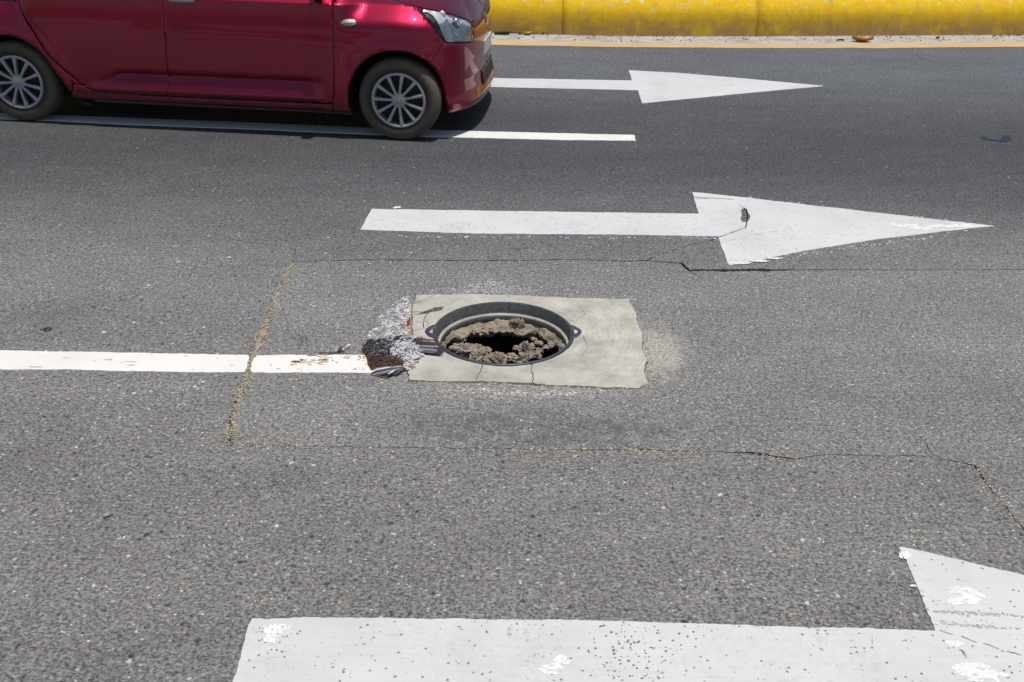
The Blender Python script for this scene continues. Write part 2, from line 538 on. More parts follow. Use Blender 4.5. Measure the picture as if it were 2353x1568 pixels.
# pad outline and the socket it sits in
PAD_PX = [(956, 682), (1010, 679), (1120, 679), (1200, 683), (1300, 687), (1446, 690), (1450, 703), (1462, 723), (1463, 742), (1475, 767), (1474, 798), (1486, 832),
          (1479, 859), (1488, 883), (1467, 895), (1385, 892), (1300, 889), (1224, 885), (1105, 880), (1000, 879), (941, 877), (938, 860), (944, 800), (948, 764), (949, 719)]
pad_line = jag_line(PAD_PX + [PAD_PX[0]], .018, .005, 23)[:-1]
_pc = sum((Vector(p) for p in pad_line), Vector((0, 0))) / len(pad_line)
rg = random.Random(4)
socket = []
for p in pad_line:
    d = (p - _pc).normalized()
    socket.append(tuple(p + d * (.0012 + .005 * abs(noise.noise(Vector((p.x * 9, p.y * 9, 2)))) + rg.uniform(0, .0025))))

# ------------------------------------------------------------------ road
XL, XR, YN = -60.0, 60.0, -7.0
EDGE_PX = [(1113, 103.4), (1407, 108.7), (1723, 111), (2017, 111), (2353, 108)]      # outer edge of the yellow line
KERB_PX = [(1113, 76.5), (1407, 84.6), (1723, 85.2), (2017, 83.5), (2353, 81.6)]       # foot of the kerb


def across(px, ext_l=XL, ext_r=XR):
    """ground polyline along the road through surveyed points, carried on straight at both ends"""
    p = [G(*q) for q in px]
    d0 = (p[2] - p[0]).normalized() * .5 + Vector((1, 0)) * .5
    d1 = (p[-1] - p[-3]).normalized() * .5 + Vector((1, 0)) * .5
    a = p[0] + d0 * ((ext_l - p[0].x) / d0.x); b = p[-1] + d1 * ((ext_r - p[-1].x) / d1.x)
    a1 = p[0] + d0 * ((-8 - p[0].x) / d0.x)
    return [a, a1] + p + [b]


edge = across(EDGE_PX)
kerb_foot = across(KERB_PX)
gut_foot = [k.lerp(e, .0) for k, e in zip(kerb_foot, edge)]
road_outer = [(XL, YN), (XR, YN)] + [tuple(p) for p in reversed(resample(edge, .6))]
patch_outline = [tuple(G(*q)) for q in LEFT] + [tuple(G(*q)) for q in BOTTOM[1:]] + [tuple(G(2600, 1330)), tuple(G(2700, 620))] + [tuple(G(*q)) for q in reversed(SEAM[1:-1])]

va, fa = fill(road_outer, SEAM_HOLES + [socket], [(x * .5, y * .5) for x in range(-16, 18) for y in range(0, 18)] + [tuple(G(*q)) for q in SEAM + LEFT + BOTTOM])
cen = va[np.array(fa)].mean(axis=1)
isp = inside(cen, patch_outline)


def slab(name, faces, mat):
    used = sorted({i for t in faces for i in t})
    mp = {q: i for i, q in enumerate(used)}
    vs = [(va[q][0], va[q][1], 0.0) for q in used]
    fs = [tuple(mp[i] for i in t) for t in faces]
    ed = {}
    for t in fs:
        for i in range(3): ed[(t[i], t[(i + 1) % 3])] = 1
    low = {}
    allf = list(fs)
    for (a, b) in ed:
        if (b, a) not in ed:
            for q in (a, b):
                if q not in low:
                    low[q] = len(vs); vs.append((vs[q][0], vs[q][1], -.045))
            allf.append((a, low[a], low[b], b))
    return mesh_obj(name, vs, allf, mat)


road = tag(slab('road', [t for t, k in zip(fa, isp) if not k], M['asphalt']), kind='structure')
patch = tag(slab('road_patch', [t for t, k in zip(fa, isp) if k], M['asphalt_patch']), kind='structure')

MH = Vector(G(1157, 765.0)); MH_R = 0.287
circ = [(MH.x + .34 * math.cos(a), MH.y + .34 * math.sin(a)) for a in [i * math.tau / 48 for i in range(48)]]
sv, sf = fill([(XL, YN), (XR, YN), (XR, 22), (XL, 22)], [circ])
tag(mesh_obj('road_base', [(p[0], p[1], -.045) for p in sv], sf, M['dirt']), kind='structure')

gv = [(-900, -900, -1.6), (900, -900, -1.6), (900, 1500, -1.6), (-900, 1500, -1.6)]
tag(mesh_obj('ground', gv, [(0, 1, 2, 3)], M['soil']), kind='structure')

# ------------------------------------------------------------------ gutter, yellow edge line, kerb, median
ek = list(zip(kerb_foot, edge))
yl_in = [e + (k - e).normalized() * .22 if (k - e).length > .3 else e.lerp(k, .42) for k, e in ek]
yl_in = [e.lerp(k, .36) for k, e in ek]


def strip(name, A, B, z0, z1, thick, mat, kind='structure', step=.35, wob=0.0):
    A = resample(A, step); n = len(A)
    Bl = resample(B, step)
    vs, fs = [], []
    Bx = np.array([p.x for p in Bl]); By = np.array([p.y for p in Bl])
    for p in A:
        w = noise.noise(Vector((p.x * 3, 1, 7))) * wob + noise.noise(Vector((p.x * 13, 5, 7))) * wob * .6
        w2 = noise.noise(Vector((p.x * 3, 9, 7))) * wob + noise.noise(Vector((p.x * 13, 15, 7))) * wob * .6
        yb = float(np.interp(p.x, Bx, By))
        vs += [(p.x, p.y + w, z0 - thick), (p.x, p.y + w, z0), (p.x, yb + w2, z1), (p.x, yb + w2, z1 - thick)]
    for i in range(n - 1):
        a, b = i * 4, i * 4 + 4
        for j in range(3): fs.append((a + j, b + j, b + j + 1, a + j + 1))
    return tag(mesh_obj(name, vs, fs, mat), kind=kind)


gut = strip('gutter', edge, [k + Vector((0, .03)) for k in kerb_foot], 0.0, .004, .045, M['gutter'])
yl = strip('edge_line', [e + Vector((0, -.012)) for e in edge], yl_in, .004, .006, .003, M['yellow_line'], None, .05, .014)
tag(yl, 'long yellow painted line along the road edge by the gutter', 'road line')

KH = .335
kx = np.array([p.x for p in kerb_foot]); ky = np.array([p.y for p in kerb_foot])
kerb_y = lambda x: float(np.interp(x, kx, ky))
kerb_prof = [(0.0, 0.0), (.012, .06), (.024, .13), (.036, .185), (.050, .220), (.074, .252), (.105, .280), (.142, .301), (.178, .314), (.215, .32), (.245, .318), (.262, .30), (.262, .02)]
kerb = tag(empty('kerb'), kind='structure')
j1, j2 = G(1293, 60).x, G(1740, 60).x
# joints as the survey shows them, then the same pitch on both sides
jA = G(1293, 86).x; jB = G(1740, 88).x
pitch = jB - jA
joints = [jA + pitch * k for k in (-24.5, -22.8, -21.1, -19.3, -17.6, -15.9, -14.2, -12.5, -10.7, -9.1, -7.4, -6.2, -5.1, -3.9, -2.2, -1.15, 0, 1, 2.7, 4.2, 5.6, 7.3, 9.0, 10.7, 12.4, 14.1, 15.9, 17.6)]
for a, b in zip(joints, joints[1:]):
    bm = bmesh.new()
    rows = []
    N = 34
    seedv = a * 3.1
    for i in range(N + 1):
        x = a + .002 + (b - a - .004) * i / N
        endr = .003 * (1 if i in (0, N) else 0)
        y0 = kerb_y(x)
        row = []
        for (py, pz) in kerb_prof:
            nn = noise.noise(Vector((x * 1.1, py * 5, pz * 5 + seedv))) * .0035 + noise.noise(Vector((x * 6, py * 16, pz * 16))) * .002
            f = max(0, min(1, pz / .1))
            row.append(bm.verts.new((x, y0 + py - nn * f + endr * .6, pz * (KH / .32) + .003 - endr * f + nn * f * .6)))
        rows.append(row)
    for r0_, r1_ in zip(rows, rows[1:]):
        for j in range(len(kerb_prof) - 1):
            bm.faces.new((r0_[j], r1_[j], r1_[j + 1], r0_[j + 1]))
    bm.faces.new(rows[0]); bm.faces.new(list(reversed(rows[-1])))
    bm_obj('kerb_stone', bm, M['kerb'], kerb, True)

# the planted strip behind the kerb
ms, mf = [], []
xs = np.linspace(-60, 60, 121)
for x in xs:
    y0 = kerb_y(x) + .262
    for j, dy in enumerate((0, .3, .8, 2.0, 90.0)):
        ms.append((x, y0 + dy, .30 + .02 * noise.noise(Vector((x * .9, dy, 3))) + (.03 if j else 0) + min(dy, 4) * .01))
for i in range(len(xs) - 1):
    for j in range(4):
        a = i * 5 + j
        mf.append((a, a + 5, a + 6, a + 1))
tag(mesh_obj('planting_strip', ms, mf, M['soil'], None, True), kind='structure')


def blades(name, spots, hmin, hmax, mat, wid=.004):
    vs, fs = [], []
    for (x, y, z, lean) in spots:
        h = RNG.uniform(hmin, hmax); a = RNG.uniform(0, math.tau); w = wid * RNG.uniform(.6, 1.3)
        dx, dy = math.cos(a) * w, math.sin(a) * w
        lx = RNG.gauss(0, .5) * h; ly = (RNG.gauss(0, .4) + lean) * h
        b = len(vs)
        vs += [(x - dx, y - dy, z), (x + dx, y + dy, z), (x + lx * .4 + dx * .7, y + ly * .4 + dy * .7, z + h * .6), (x + lx * .4 - dx * .7, y + ly * .4 - dy * .7, z + h * .6),
               (x + lx, y + ly, z + h * .9)]
        fs += [(b, b + 1, b + 2, b + 3), (b + 3, b + 2, b + 4)]
    return mesh_obj(name, vs, fs, mat)


spots = []
for _ in range(26000):
    x = RNG.uniform(-7, 8)
    d = RNG.random() ** 1.6 * 1.4
    if noise.noise(Vector((x * 1.3, d * 2, 4))) < -.15 and RNG.random() < .7: continue
    spots.append((x, kerb_y(x) + .27 + d, .30 + d * .02, -.35 if d < .06 else 0))
tag(blades('grass', spots, .05, .13, M['grass']), 'short dry green grass growing behind the yellow kerb', None, None, 'stuff')

# ------------------------------------------------------------------ painted markings
def ragged(px, step, amp, seed):
    out = []
    n = len(px)
    for i in range(n):
        seg = jag_line([px[i], px[(i + 1) % n]], step, amp, seed + i)
        out += [tuple(q) for q in seg[:-1]]
    return out


def marking(name, px, mat, label, cat, group=None, seed=1, amp=.0035, holes=(), step=.013):
    o = sheet(name, ragged(px, step, amp, seed), holes, .0045, .0045, mat)
    return tag(o, label, cat, group)


ARROW_FAR = [(640, 171), (1110, 180.5), (1452, 186.5), (1445, 163), (1560, 169), (1700, 181), (1895, 199), (1700, 217), (1475, 239), (1466, 209), (1110, 201), (640, 192)]
ARROW_MID = [(855, 482), (1230, 488), (1605, 493), (1590, 443), (1680, 452), (1800, 466), (2000, 489), (2150, 506), (2283, 521), (2150, 536), (2000, 554), (1850, 578), (1760, 597), (1675, 611), (1649, 545), (1400, 541), (1100, 539), (828, 530), (838, 512), (846, 497)]
ARROW_NEAR = [(580, 1424), (800, 1422), (1300, 1428), (1890, 1444), (2080, 1449), (2148, 1453), (2126, 1400), (2105, 1345), (2083, 1290), (2065, 1260), (2140, 1274), (2240, 1298), (2353, 1325), (2700, 1410), (3200, 1535),
              (2950, 1640), (2650, 1730), (2380, 1800), (2300, 1655), (1800, 1640), (1200, 1625), (517, 1612), (538, 1560), (558, 1490)]
tag(marking('road_arrow', ARROW_FAR, M['paint'], 'white straight arrow painted on the road just ahead of the red car', 'road arrow', 'straight arrows painted on the lanes', 31),)
loss = [tuple(G(x, y)) for x, y in [(1702, 484), (1709, 480), (1716, 482), (1718, 490), (1724, 498), (1722, 507), (1715, 512), (1706, 513), (1701, 505), (1704, 496)]]
mid = marking('road_arrow', ARROW_MID, M['paint'], 'white straight arrow whose head is crossed by a jagged crack, between car and manhole', 'road arrow', 'straight arrows painted on the lanes', 47,
              holes=[H_branch, loss])
near = marking('road_arrow', ARROW_NEAR, M['paint_worn'], 'large worn white arrow with chipped paint nearest the bottom edge', 'road arrow', 'straight arrows painted on the lanes', 59)
gap_l = [(562, 858), (568, 845), (571, 832), (573, 822), (568, 818), (400, 815), (200, 811), (0, 808), (-500, 795), (-500, 842), (0, 851), (200, 853), (400, 857)]
gap_r = [(590, 819), (582, 828), (578, 842), (576, 853), (580, 858.5), (700, 859), (862, 859), (905, 860), (905, 820), (840, 818), (700, 818)]
marking('lane_line', gap_l, M['line'], 'bright white lane line left of the sandy crack', 'lane line', None, 71)
marking('lane_line', gap_r, M['line'], 'short white lane line stained red beside the dead pigeon', 'lane line', None, 83)
CARLINE = [(-900, 236), (-300, 250), (110, 265), (280, 272), (574, 283), (843, 295), (1002, 300.5), (1149, 304.5), (1458, 312), (1461, 325), (1300, 323.5), (1149, 320), (1002, 316), (843, 310), (574, 298), (280, 287), (110, 278), (-300, 264), (-900, 250)]
marking('lane_line', CARLINE, M['line'], 'white lane line running underneath the red car', 'lane line', None, 97)


def splats(name, pts, mat, parent, z, seed, sides=9, kind='stuff'):
    """flat irregular patches of paint or dirt: (px, py, rx, ry) in survey pixels"""
    rgl = random.Random(seed)
    vs, fs = [], []
    for (x, y, rx, ry) in pts:
        c = G(x, y); ex = (G(x + rx, y) - c).length; ey = (G(x, y - ry) - c).length
        b = len(vs)
        ph = rgl.uniform(0, 99)
        n = sides
        vs.append((c.x, c.y, z))
        for i in range(n):
            a = i * math.tau / n
            k = .45 + 1.4 * abs(noise.noise(Vector((math.cos(a) * 1.6 + ph, math.sin(a) * 1.6, ph))))
            vs.append((c.x + math.cos(a) * ex * k, c.y + math.sin(a) * ey * k, z - .0006))
        fs += [(b, b + 1 + i, b + 1 + (i + 1) % n) for i in range(n)]
    o = mesh_obj(name, vs, fs, mat, parent)
    if kind: o['kind'] = kind
    return o


def cloud_pts(poly, count, r0, r1, seed, asp=.5, dens=None):
    rgl = random.Random(seed)
    xs_ = [p[0] for p in poly]; ys_ = [p[1] for p in poly]
    out = []
    cand = [(rgl.uniform(min(xs_), max(xs_)), rgl.uniform(min(ys_), max(ys_))) for _ in range(count * 6)]
    ok = inside(cand, poly)
    for (x, y), k in zip(cand, ok):
        if not k: continue
        if dens and rgl.random() > dens(x, y): continue
        r = rgl.uniform(r0, r1)
        out.append((x, y, r, r * asp * rgl.uniform(.7, 1.3)))
        if len(out) >= count: break
    return out


def cluster(blobs, seed, per=16):
    rgl = random.Random(seed); out = []
    for (x, y, rx, ry) in blobs:
        for _ in range(int(per * 2.2)):
            a_ = rgl.uniform(0, 6.28); k_ = rgl.random() ** .6
            out.append((x + math.cos(a_) * rx * k_, y + math.sin(a_) * ry * k_, rx * rgl.uniform(.12, .42), ry * rgl.uniform(.14, .5)))
    return out


splats('fresh_paint', cluster([(2085, 521, 26, 4), (2120, 527, 24, 4), (2160, 522, 30, 3.5), (2205, 521, 28, 3), (2055, 518, 12, 2.5), (2235, 522, 24, 2),
                       (1700, 607, 26, 2.5), (1740, 602, 24, 2.2), (1775, 596, 20, 2)], 2), M['fresh'], mid, .0058, 2, 11)
splats('fresh_paint', cluster([(2205, 1360, 26, 7), (2230, 1372, 26, 14), (2195, 1385, 22, 8), (2235, 1388, 18, 6), (2190, 1483, 22, 8), (2230, 1540, 42, 14), (2262, 1556, 46, 12), (630, 1452, 24, 14), (652, 1444, 16, 8), (620, 1474, 18, 8), (1290, 1520, 20, 10), (1268, 1540, 24, 13), (2080, 1278, 14, 8), (2098, 1349, 8, 2.4)], 3, 18), M['fresh'], near, .0058, 3, 11)
# chips knocked out of the near arrow, thickest around its middle
chips = cloud_pts([(1370, 1440), (1500, 1436), (1570, 1490), (1520, 1568), (1400, 1568), (1345, 1500)], 130, .7, 4.6, 5, .5)
chips += cloud_pts([(580, 1430), (2353, 1450), (2353, 1568), (560, 1568)], 190, .5, 2.3, 6, .5)
chips += cloud_pts([(590, 1440), (690, 1440), (700, 1500), (600, 1510)], 22, 1.2, 4, 7, .5)
splats('paint_chip', chips, M['worn'], near, .0064, 8, 7)
M['rubber'] = plain('tyre_scuff', (.46, .46, .475), .8)
splats('tyre_scuff', cloud_pts([(2145, 1406), (2240, 1409), (2353, 1418), (2353, 1424), (2240, 1417), (2145, 1411)], 90, 1.5, 7, 9, .25) +
       cloud_pts([(2160, 1430), (2240, 1440), (2340, 1446), (2340, 1450), (2240, 1446), (2160, 1437)], 60, 1.5, 6, 10, .25), M['rubber'], near, .0062, 9, 7)
M['hair_crack'] = plain('hairline_crack', (.19, .155, .14), .9)
splats('hairline_crack', [(2160 + t * 190, 1452 + t * 60 + math.sin(t * 19) * 1.5, 4.5, .6) for t in np.linspace(0, 1, 50) if math.sin(t * 23) > -.5] + [(2205 + t * 14, 1497 + 18 * t * t, 4, 1) for t in np.linspace(0, 1, 9)], M['hair_crack'], near, .0060, 12, 7)
splats('hairline_crack', [(1600 + t * 80, 455 + t * 5, 7, .5) for t in np.linspace(0, 1, 20)] + [(1600 + t * 25, 457.5 + t * 1, 6, .5) for t in np.linspace(0, 1, 8)] + [(1640 + 190 * t, 563 - 40 * t, 2.2, .22) for t in np.linspace(0, 1, 60) if math.sin(t * 37) > -.3], M['hair_crack'], mid, .0060, 13, 7)
# dirt worked into the bright lane line
splats('dirt_mark', [(250, 829, 12, 2), (80, 846, 16, 2), (300, 842, 8, 1.5), (428, 821, 5, 1.6), (534, 842, 5, 1.6), (640, 850, 6, 1.5), (300, 834, 22, 1.2), (150, 825, 14, 1)], M['rubber'], bpy.data.objects['lane_line'], .0056, 14)
# paint spilt next to the arrow in the middle lane
tag(splats('paint_spot', [(912, 478, 9, 2.4), (918, 476.5, 5, 1.6)], M['fresh'], None, .003, 15, 14, None), 'small isolated white paint spot above the tail of the cracked arrow', 'paint spot')
fl = cloud_pts([(900, 541), (1680, 546), (1660, 551), (900, 547)], 110, .5, 3.6, 16, .25, lambda x, y: .35 + .65 * (math.sin(x * .02) > 0))
fl += cloud_pts([(1690, 611), (1850, 580), (2240, 528), (2240, 533), (1850, 590), (1700, 618)], 130, .8, 4, 17, .25)
fl += cloud_pts([(1690, 452), (2000, 489), (2240, 516), (2240, 512), (2000, 485), (1690, 449)], 60, .8, 4, 18, .2)
tag(splats('overspray', fl, M['fresh'], None, .0022, 19, 6), 'specks of white paint along the edges of the cracked arrow', None, None, 'stuff')

# white spray flecks left around the concrete pad
fk = cloud_pts([(945, 682), (925, 684), (895, 705), (865, 735), (845, 770), (842, 785), (880, 788), (935, 782), (943, 740)], 1150, .45, 2.8, 21, .36, lambda x, y: max(0, .15 + .6 * ((x - 840) / 100) + 1.1 * noise.noise(Vector((x * .05, y * .09, 1)))))
fk += cloud_pts([(950, 676), (1010, 664), (1080, 654), (1140, 645), (1170, 655), (1230, 668), (1255, 677), (1100, 675)], 430, .4, 2.3, 22, .36, lambda x, y: max(0, .2 + .6 * max(0, 1 - abs(x - 1130) / 110) + .9 * noise.noise(Vector((x * .05, y * .1, 2)))))
fk += cloud_pts([(1010, 890), (1100, 893), (1200, 898), (1300, 899), (1390, 897), (1380, 903), (1300, 911), (1200, 914), (1110, 907), (1040, 899)], 260, .5, 3.0, 23, .36, lambda x, y: max(0, .4 + 1.3 * noise.noise(Vector((x * .035, y * .1, 5)))))
fk += cloud_pts([(1180, 955), (1235, 955), (1230, 995), (1185, 990)], 14, .8, 3, 24, .5)
fk += cloud_pts([(800, 640), (1500, 640), (1560, 950), (800, 950)], 70, .5, 1.6, 25, .4)
fk = [q for q in fk if not inside([tuple(G(q[0], q[1]))], socket)[0]]
tag(splats('paint_flecks', fk, M['fresh'], None, .0022, 26, 6), 'dense white paint flecks on the asphalt around the concrete pad', None, None, 'stuff')

# ------------------------------------------------------------------ sandy grit lying in the joints
def grit_pts(px, count, spread, seed, keep=None):
    rgl = random.Random(seed)
    p = resample([G(*q) for q in px], .01)
    out = []
    while len(out) < count:
        i = rgl.randrange(len(p))
        t = i / len(p)
        if keep and rgl.random() > keep(t): continue
        q = p[i]
        out.append((q.x + rgl.gauss(0, spread), q.y + rgl.gauss(0, spread)))
    return out


def stones(name, pts, r0, r1, mats, z, seed, parent=None, flat=.6):
    rgl = random.Random(seed)
    vs, fs, mi = [], [], []
    base = [(1, 0, 0), (-1, 0, 0), (0, 1, 0), (0, -1, 0), (0, 0, 1), (0, 0, -1)]
    tri = [(0, 2, 4), (2, 1, 4), (1, 3, 4), (3, 0, 4), (2, 0, 5), (1, 2, 5), (3, 1, 5), (0, 3, 5)]
    for q in pts:
        r = rgl.uniform(r0, r1); a = rgl.uniform(0, 6.28)
        zz = q[2] if len(q) > 2 else z
        b = len(vs)
        for v in base:
            k = r * rgl.uniform(.65, 1.25)
            x, y = v[0] * k * 1.25, v[1] * k
            vs.append((q[0] + x * math.cos(a) - y * math.sin(a), q[1] + x * math.sin(a) + y * math.cos(a), zz + r * flat * .5 + v[2] * k * flat))
        m_ = rgl.randrange(len(mats))
        fs += [tuple(b + i for i in t) for t in tri]; mi += [m_] * 8
    return mesh_obj(name, vs, fs, mats, parent, False, mi)


SAND = [plain('sand_ochre', (.44, .31, .16), .9), plain('sand_pale', (.62, .52, .36), .9), plain('sand_grey', (.40, .37, .32), .9), plain('sand_dark', (.14, .11, .085), .9)]
gp = [(x, y, RNG.uniform(-.004, .001)) for x, y in grit_pts(LEFT, 2300, .0060, 30, lambda t: .35 + .65 * abs(math.sin(t * 19)) if t < .86 else .35)]
gp += [(x, y, .0) for x, y in grit_pts([(602, 765), (594, 795)], 190, .013, 31)]
gp += [(x, y, .0) for x, y in grit_pts([(527, 985), (526, 1018)], 60, .016, 32)]
gp += [(x, y, -.001) for x, y in grit_pts([(505, 1024), (527, 1019), (620, 1023), (760, 1026)], 70, .009, 33)]
gp += [(x, y, -.001) for x, y in grit_pts([(980, 1029), (1150, 1031), (1290, 1034), (1378, 1035), (1482, 1035), (1610, 1038)], 230, .009, 34, lambda t: .2 + t * .8)]
gp += [(x, y, -.002) for x, y in grit_pts([(2200, 1066), (2240, 1072), (2256, 1096), (2289, 1138), (2322, 1183)], 120, .006, 35)]
gp += [(x, y, -.002) for x, y in grit_pts([(1745, 1045), (1790, 1058), (1830, 1067)], 80, .007, 36)]
gp += [(x, y, -.002) for x, y in grit_pts([(747, 601), (844, 598), (981, 600), (1168, 600), (1480, 600)], 120, .006, 37)]
gp += [(x, y, -.002) for x, y in grit_pts([(1500, 594), (1528, 583), (1586, 565)], 110, .006, 38)]
tag(stones('sand_grit', gp, .0016, .0048, SAND, 0, 39), 'sandy ochre grit filling the joints and cracks', None, None, 'stuff')
# loose pale chippings on the carriageway
lp = []
for _ in range(900):
    x, y = RNG.uniform(-3.4, 4.2), RNG.uniform(1.6, 9.3)
    if not inside([(x, y)], socket)[0]: lp.append((x, y))
PALE = [plain('chip_white', (.62, .61, .58), .7), plain('chip_grey', (.34, .34, .34), .8), plain('chip_tan', (.36, .28, .18), .8), plain('chip_blue', (.09, .10, .125), .7)]
tag(stones('loose_gravel', lp, .0022, .0058, PALE, 0, 41, None, .45), 'scattered tiny loose stones lying on the asphalt', None, None, 'stuff')

# ------------------------------------------------------------------ concrete pad with the open manhole
hole = [(MH.x + (MH_R + .003) * math.cos(i * math.tau / 96), MH.y + (MH_R + .003) * math.sin(i * math.tau / 96)) for i in range(96)]
crev = crack([(952, 724), (975, 722), (1000, 715), (1020, 709)], .02, .012, 41, .008, .003, [(0, .012), (.5, .026), (.8, .03), (1, .008)])
pc = [crack([(1107, 834), (1108, 849), (1104, 858), (1098, 866), (1092, 880)], .004, .003, 42, .008, .004, None, (False, True)),
      crack([(1222, 836), (1221, 855), (1226, 868), (1224, 886)], .0035, .004, 43, .008, .004),
      crack([(951, 763), (968, 758), (985, 754)], .003, .004, 44, .008, .003),
      crack([(952, 740), (972, 742), (986, 738)], .003, .003, 45, .008, .003),
      crack([(975, 757), (972, 742), (978, 728), (990, 721)], .004, .005, 46, .008, .003),
      crack([(1000, 713), (1035, 700), (1060, 688)], .002, .0015, 47, .008, .003),
      crack([(952, 700), (980, 690), (1000, 681)], .003, .003, 48, .008, .004),
      crack([(1168, 688), (1170, 680)], .002, .002, 49, .008, .002),
      crack([(1322, 742), (1345, 725), (1330, 705)], .002, .0015, 50, .008, .003),
      crack([(1340, 775), (1350, 800), (1338, 822)], .002, .0015, 51, .008, .003)]
pad = empty('concrete_pad')
tag(pad, 'square pale concrete pad with trowel swirls set round the open manhole', 'concrete pad')
ster = []
for i in range(60):
    for j in range(44):
        x = MH.x - .50 + i * .02 + RNG.uniform(-.005, .005); y = MH.y - .38 + j * .02 + RNG.uniform(-.005, .005)
        if math.hypot(x - MH.x, y - MH.y) > MH_R + .012: ster.append((x, y))
pv, pf = fill([tuple(p) for p in pad_line], [hole, crev] + pc, ster)
pcen = np.array(pf)


def pad_z(x, y):
    r = math.hypot(x - MH.x, y - MH.y)
    return .006 + .0035 * noise.noise(Vector((x * 7, y * 7, 5))) + .0018 * noise.noise(Vector((x * 30, y * 30, 9))) - .004 * max(0, 1 - (r - MH_R) / .05 if r < MH_R + .05 else 0)


def solid_from(name, pv, pf, zf, depth, mat, parent):
    vs = [(p[0], p[1], zf(p[0], p[1])) for p in pv]
    nt = len(pf)
    ed = {}
    for t in pf:
        for i in range(3): ed[(t[i], t[(i + 1) % 3])] = 1
    fs = list(pf); low = {}
    for (a, b) in ed:
        if (b, a) not in ed:
            for q in (a, b):
                if q not in low:
                    low[q] = len(vs); vs.append((vs[q][0], vs[q][1], vs[q][2] - depth))
            fs.append((a, low[a], low[b], b))
    return mesh_obj(name, vs, fs, mat, parent)


# the pad is broken into pieces by its cracks: split the triangles into the loose west pieces and the main slab
west = inside(pv[pcen].mean(axis=1), [tuple(G(*q)) for q in [(930, 721), (985, 719), (982, 740), (986, 757), (990, 775), (930, 780)]])
solid_from('slab', pv, [t for t, k in zip(pf, west) if not k], pad_z, .06, M['pad'], pad)
used = [t for t, k in zip(pf, west) if k]
solid_from('broken_piece', pv, used, lambda x, y: pad_z(x, y) - .004, .06, M['pad'], pad)
tag(stones('crumbs', [(x, y, -.02 + RNG.uniform(0, .02)) for x, y in grit_pts([(955, 722), (985, 720), (1010, 712)], 130, .008, 52)], .002, .006, [M['rubble'], SAND[2], SAND[3]], 0, 53, pad), kind='stuff')
# dry leaves and sand swept against the west edge of the pad
cp_ = [(x, y, -.004) for x, y in grit_pts([(941, 700), (938, 730), (935, 765), (932, 772)], 260, .011, 54)] + [(x, y, .0) for x, y in grit_pts([(936, 752), (932, 768)], 120, .011, 55)]
cp_ += [(x, y, -.006) for x, y in grit_pts([(900, 872), (925, 872), (938, 868), (935, 885)], 160, .016, 56)] + [(x, y, -.006) for x, y in grit_pts([(941, 880), (1100, 884), (1224, 889), (1385, 896), (1470, 897)], 260, .007, 57)]
CEM = [plain('cement_crumb', (.48, .455, .40), .9), plain('cement_crumb_dark', (.30, .28, .24), .9)]
cpe = []
for _ in range(1500):
    i_ = RNG.randrange(len(pad_line)); q_ = pad_line[i_]; d_ = (q_ - _pc).normalized() * (abs(RNG.gauss(0, .014)) - .004)
    if noise.noise(Vector((q_.x * 7, q_.y * 7, 6))) + RNG.uniform(-.3, .3) > -.05: cpe.append((q_.x + d_.x + RNG.gauss(0, .006), q_.y + d_.y + RNG.gauss(0, .004), .0))
tag(stones('cement_crumbs', cpe, .0015, .0052, CEM + [SAND[2]], 0, 581), 'pale cement crumbs spilling over the edges of the concrete pad', None, None, 'stuff')
tag(stones('edge_grit', cp_, .0018, .005, SAND, 0, 58), 'sand and crumbs gathered along the edges of the concrete pad', None, None, 'stuff')


def lathe(prof, seg, close=False, wob=0.0, seed=0):
    bm = bmesh.new(); rings = []
    for i in range(seg):
        a = i * math.tau / seg
        ring = []
        for (r, z) in prof:
            k = r + wob * noise.noise(Vector((math.cos(a) * 6, math.sin(a) * 6, z * 30 + seed)))
            ring.append(bm.verts.new((k * math.cos(a), k * math.sin(a), z + wob * .5 * noise.noise(Vector((math.cos(a) * 9, math.sin(a) * 9, seed + 4))))))
        rings.append(ring)
    n = len(prof)
    for i in range(seg):
        A, B = rings[i], rings[(i + 1) % seg]
        for j in range(n if close else n - 1):
            bm.faces.new((A[j], A[(j + 1) % n], B[(j + 1) % n], B[j]))
    bmesh.ops.recalc_face_normals(bm, faces=bm.faces)
    return bm


man = tag(empty('manhole', (MH.x, MH.y, 0)), 'open round manhole with a dark iron rim and no cover', 'manhole')
Rr = MH_R
bm_obj('iron_rim', lathe([(Rr, -.03), (Rr + .0005, .0045), (Rr - .002, .0070), (Rr - .0085, .0074), (Rr - .0118, .0058)], 128, False, .0012, 1), M['iron'], man, True)
bm_obj('rim_wall', lathe([(Rr - .0117, .0056), (Rr - .016, -.014), (Rr - .019, -.040), (Rr - .019, -.044)], 128, False, .0008, 2), M['iron_dusty'], man, True)
bm_obj('seat_ledge', lathe([(Rr - .0185, -.039), (Rr - .021, -.040), (Rr - .0225, -.044), (Rr - .026, -.0425), (Rr - .0275, -.045), (Rr - .028, -.050)], 128, False, .0012, 3), M['ledge'], man, True)
bm_obj('lower_flange', lathe([(Rr - .0278, -.0495), (Rr - .029, -.058), (Rr - .031, -.068), (Rr - .012, -.071)], 128, False, .0015, 4), M['iron_dusty'], man, True)


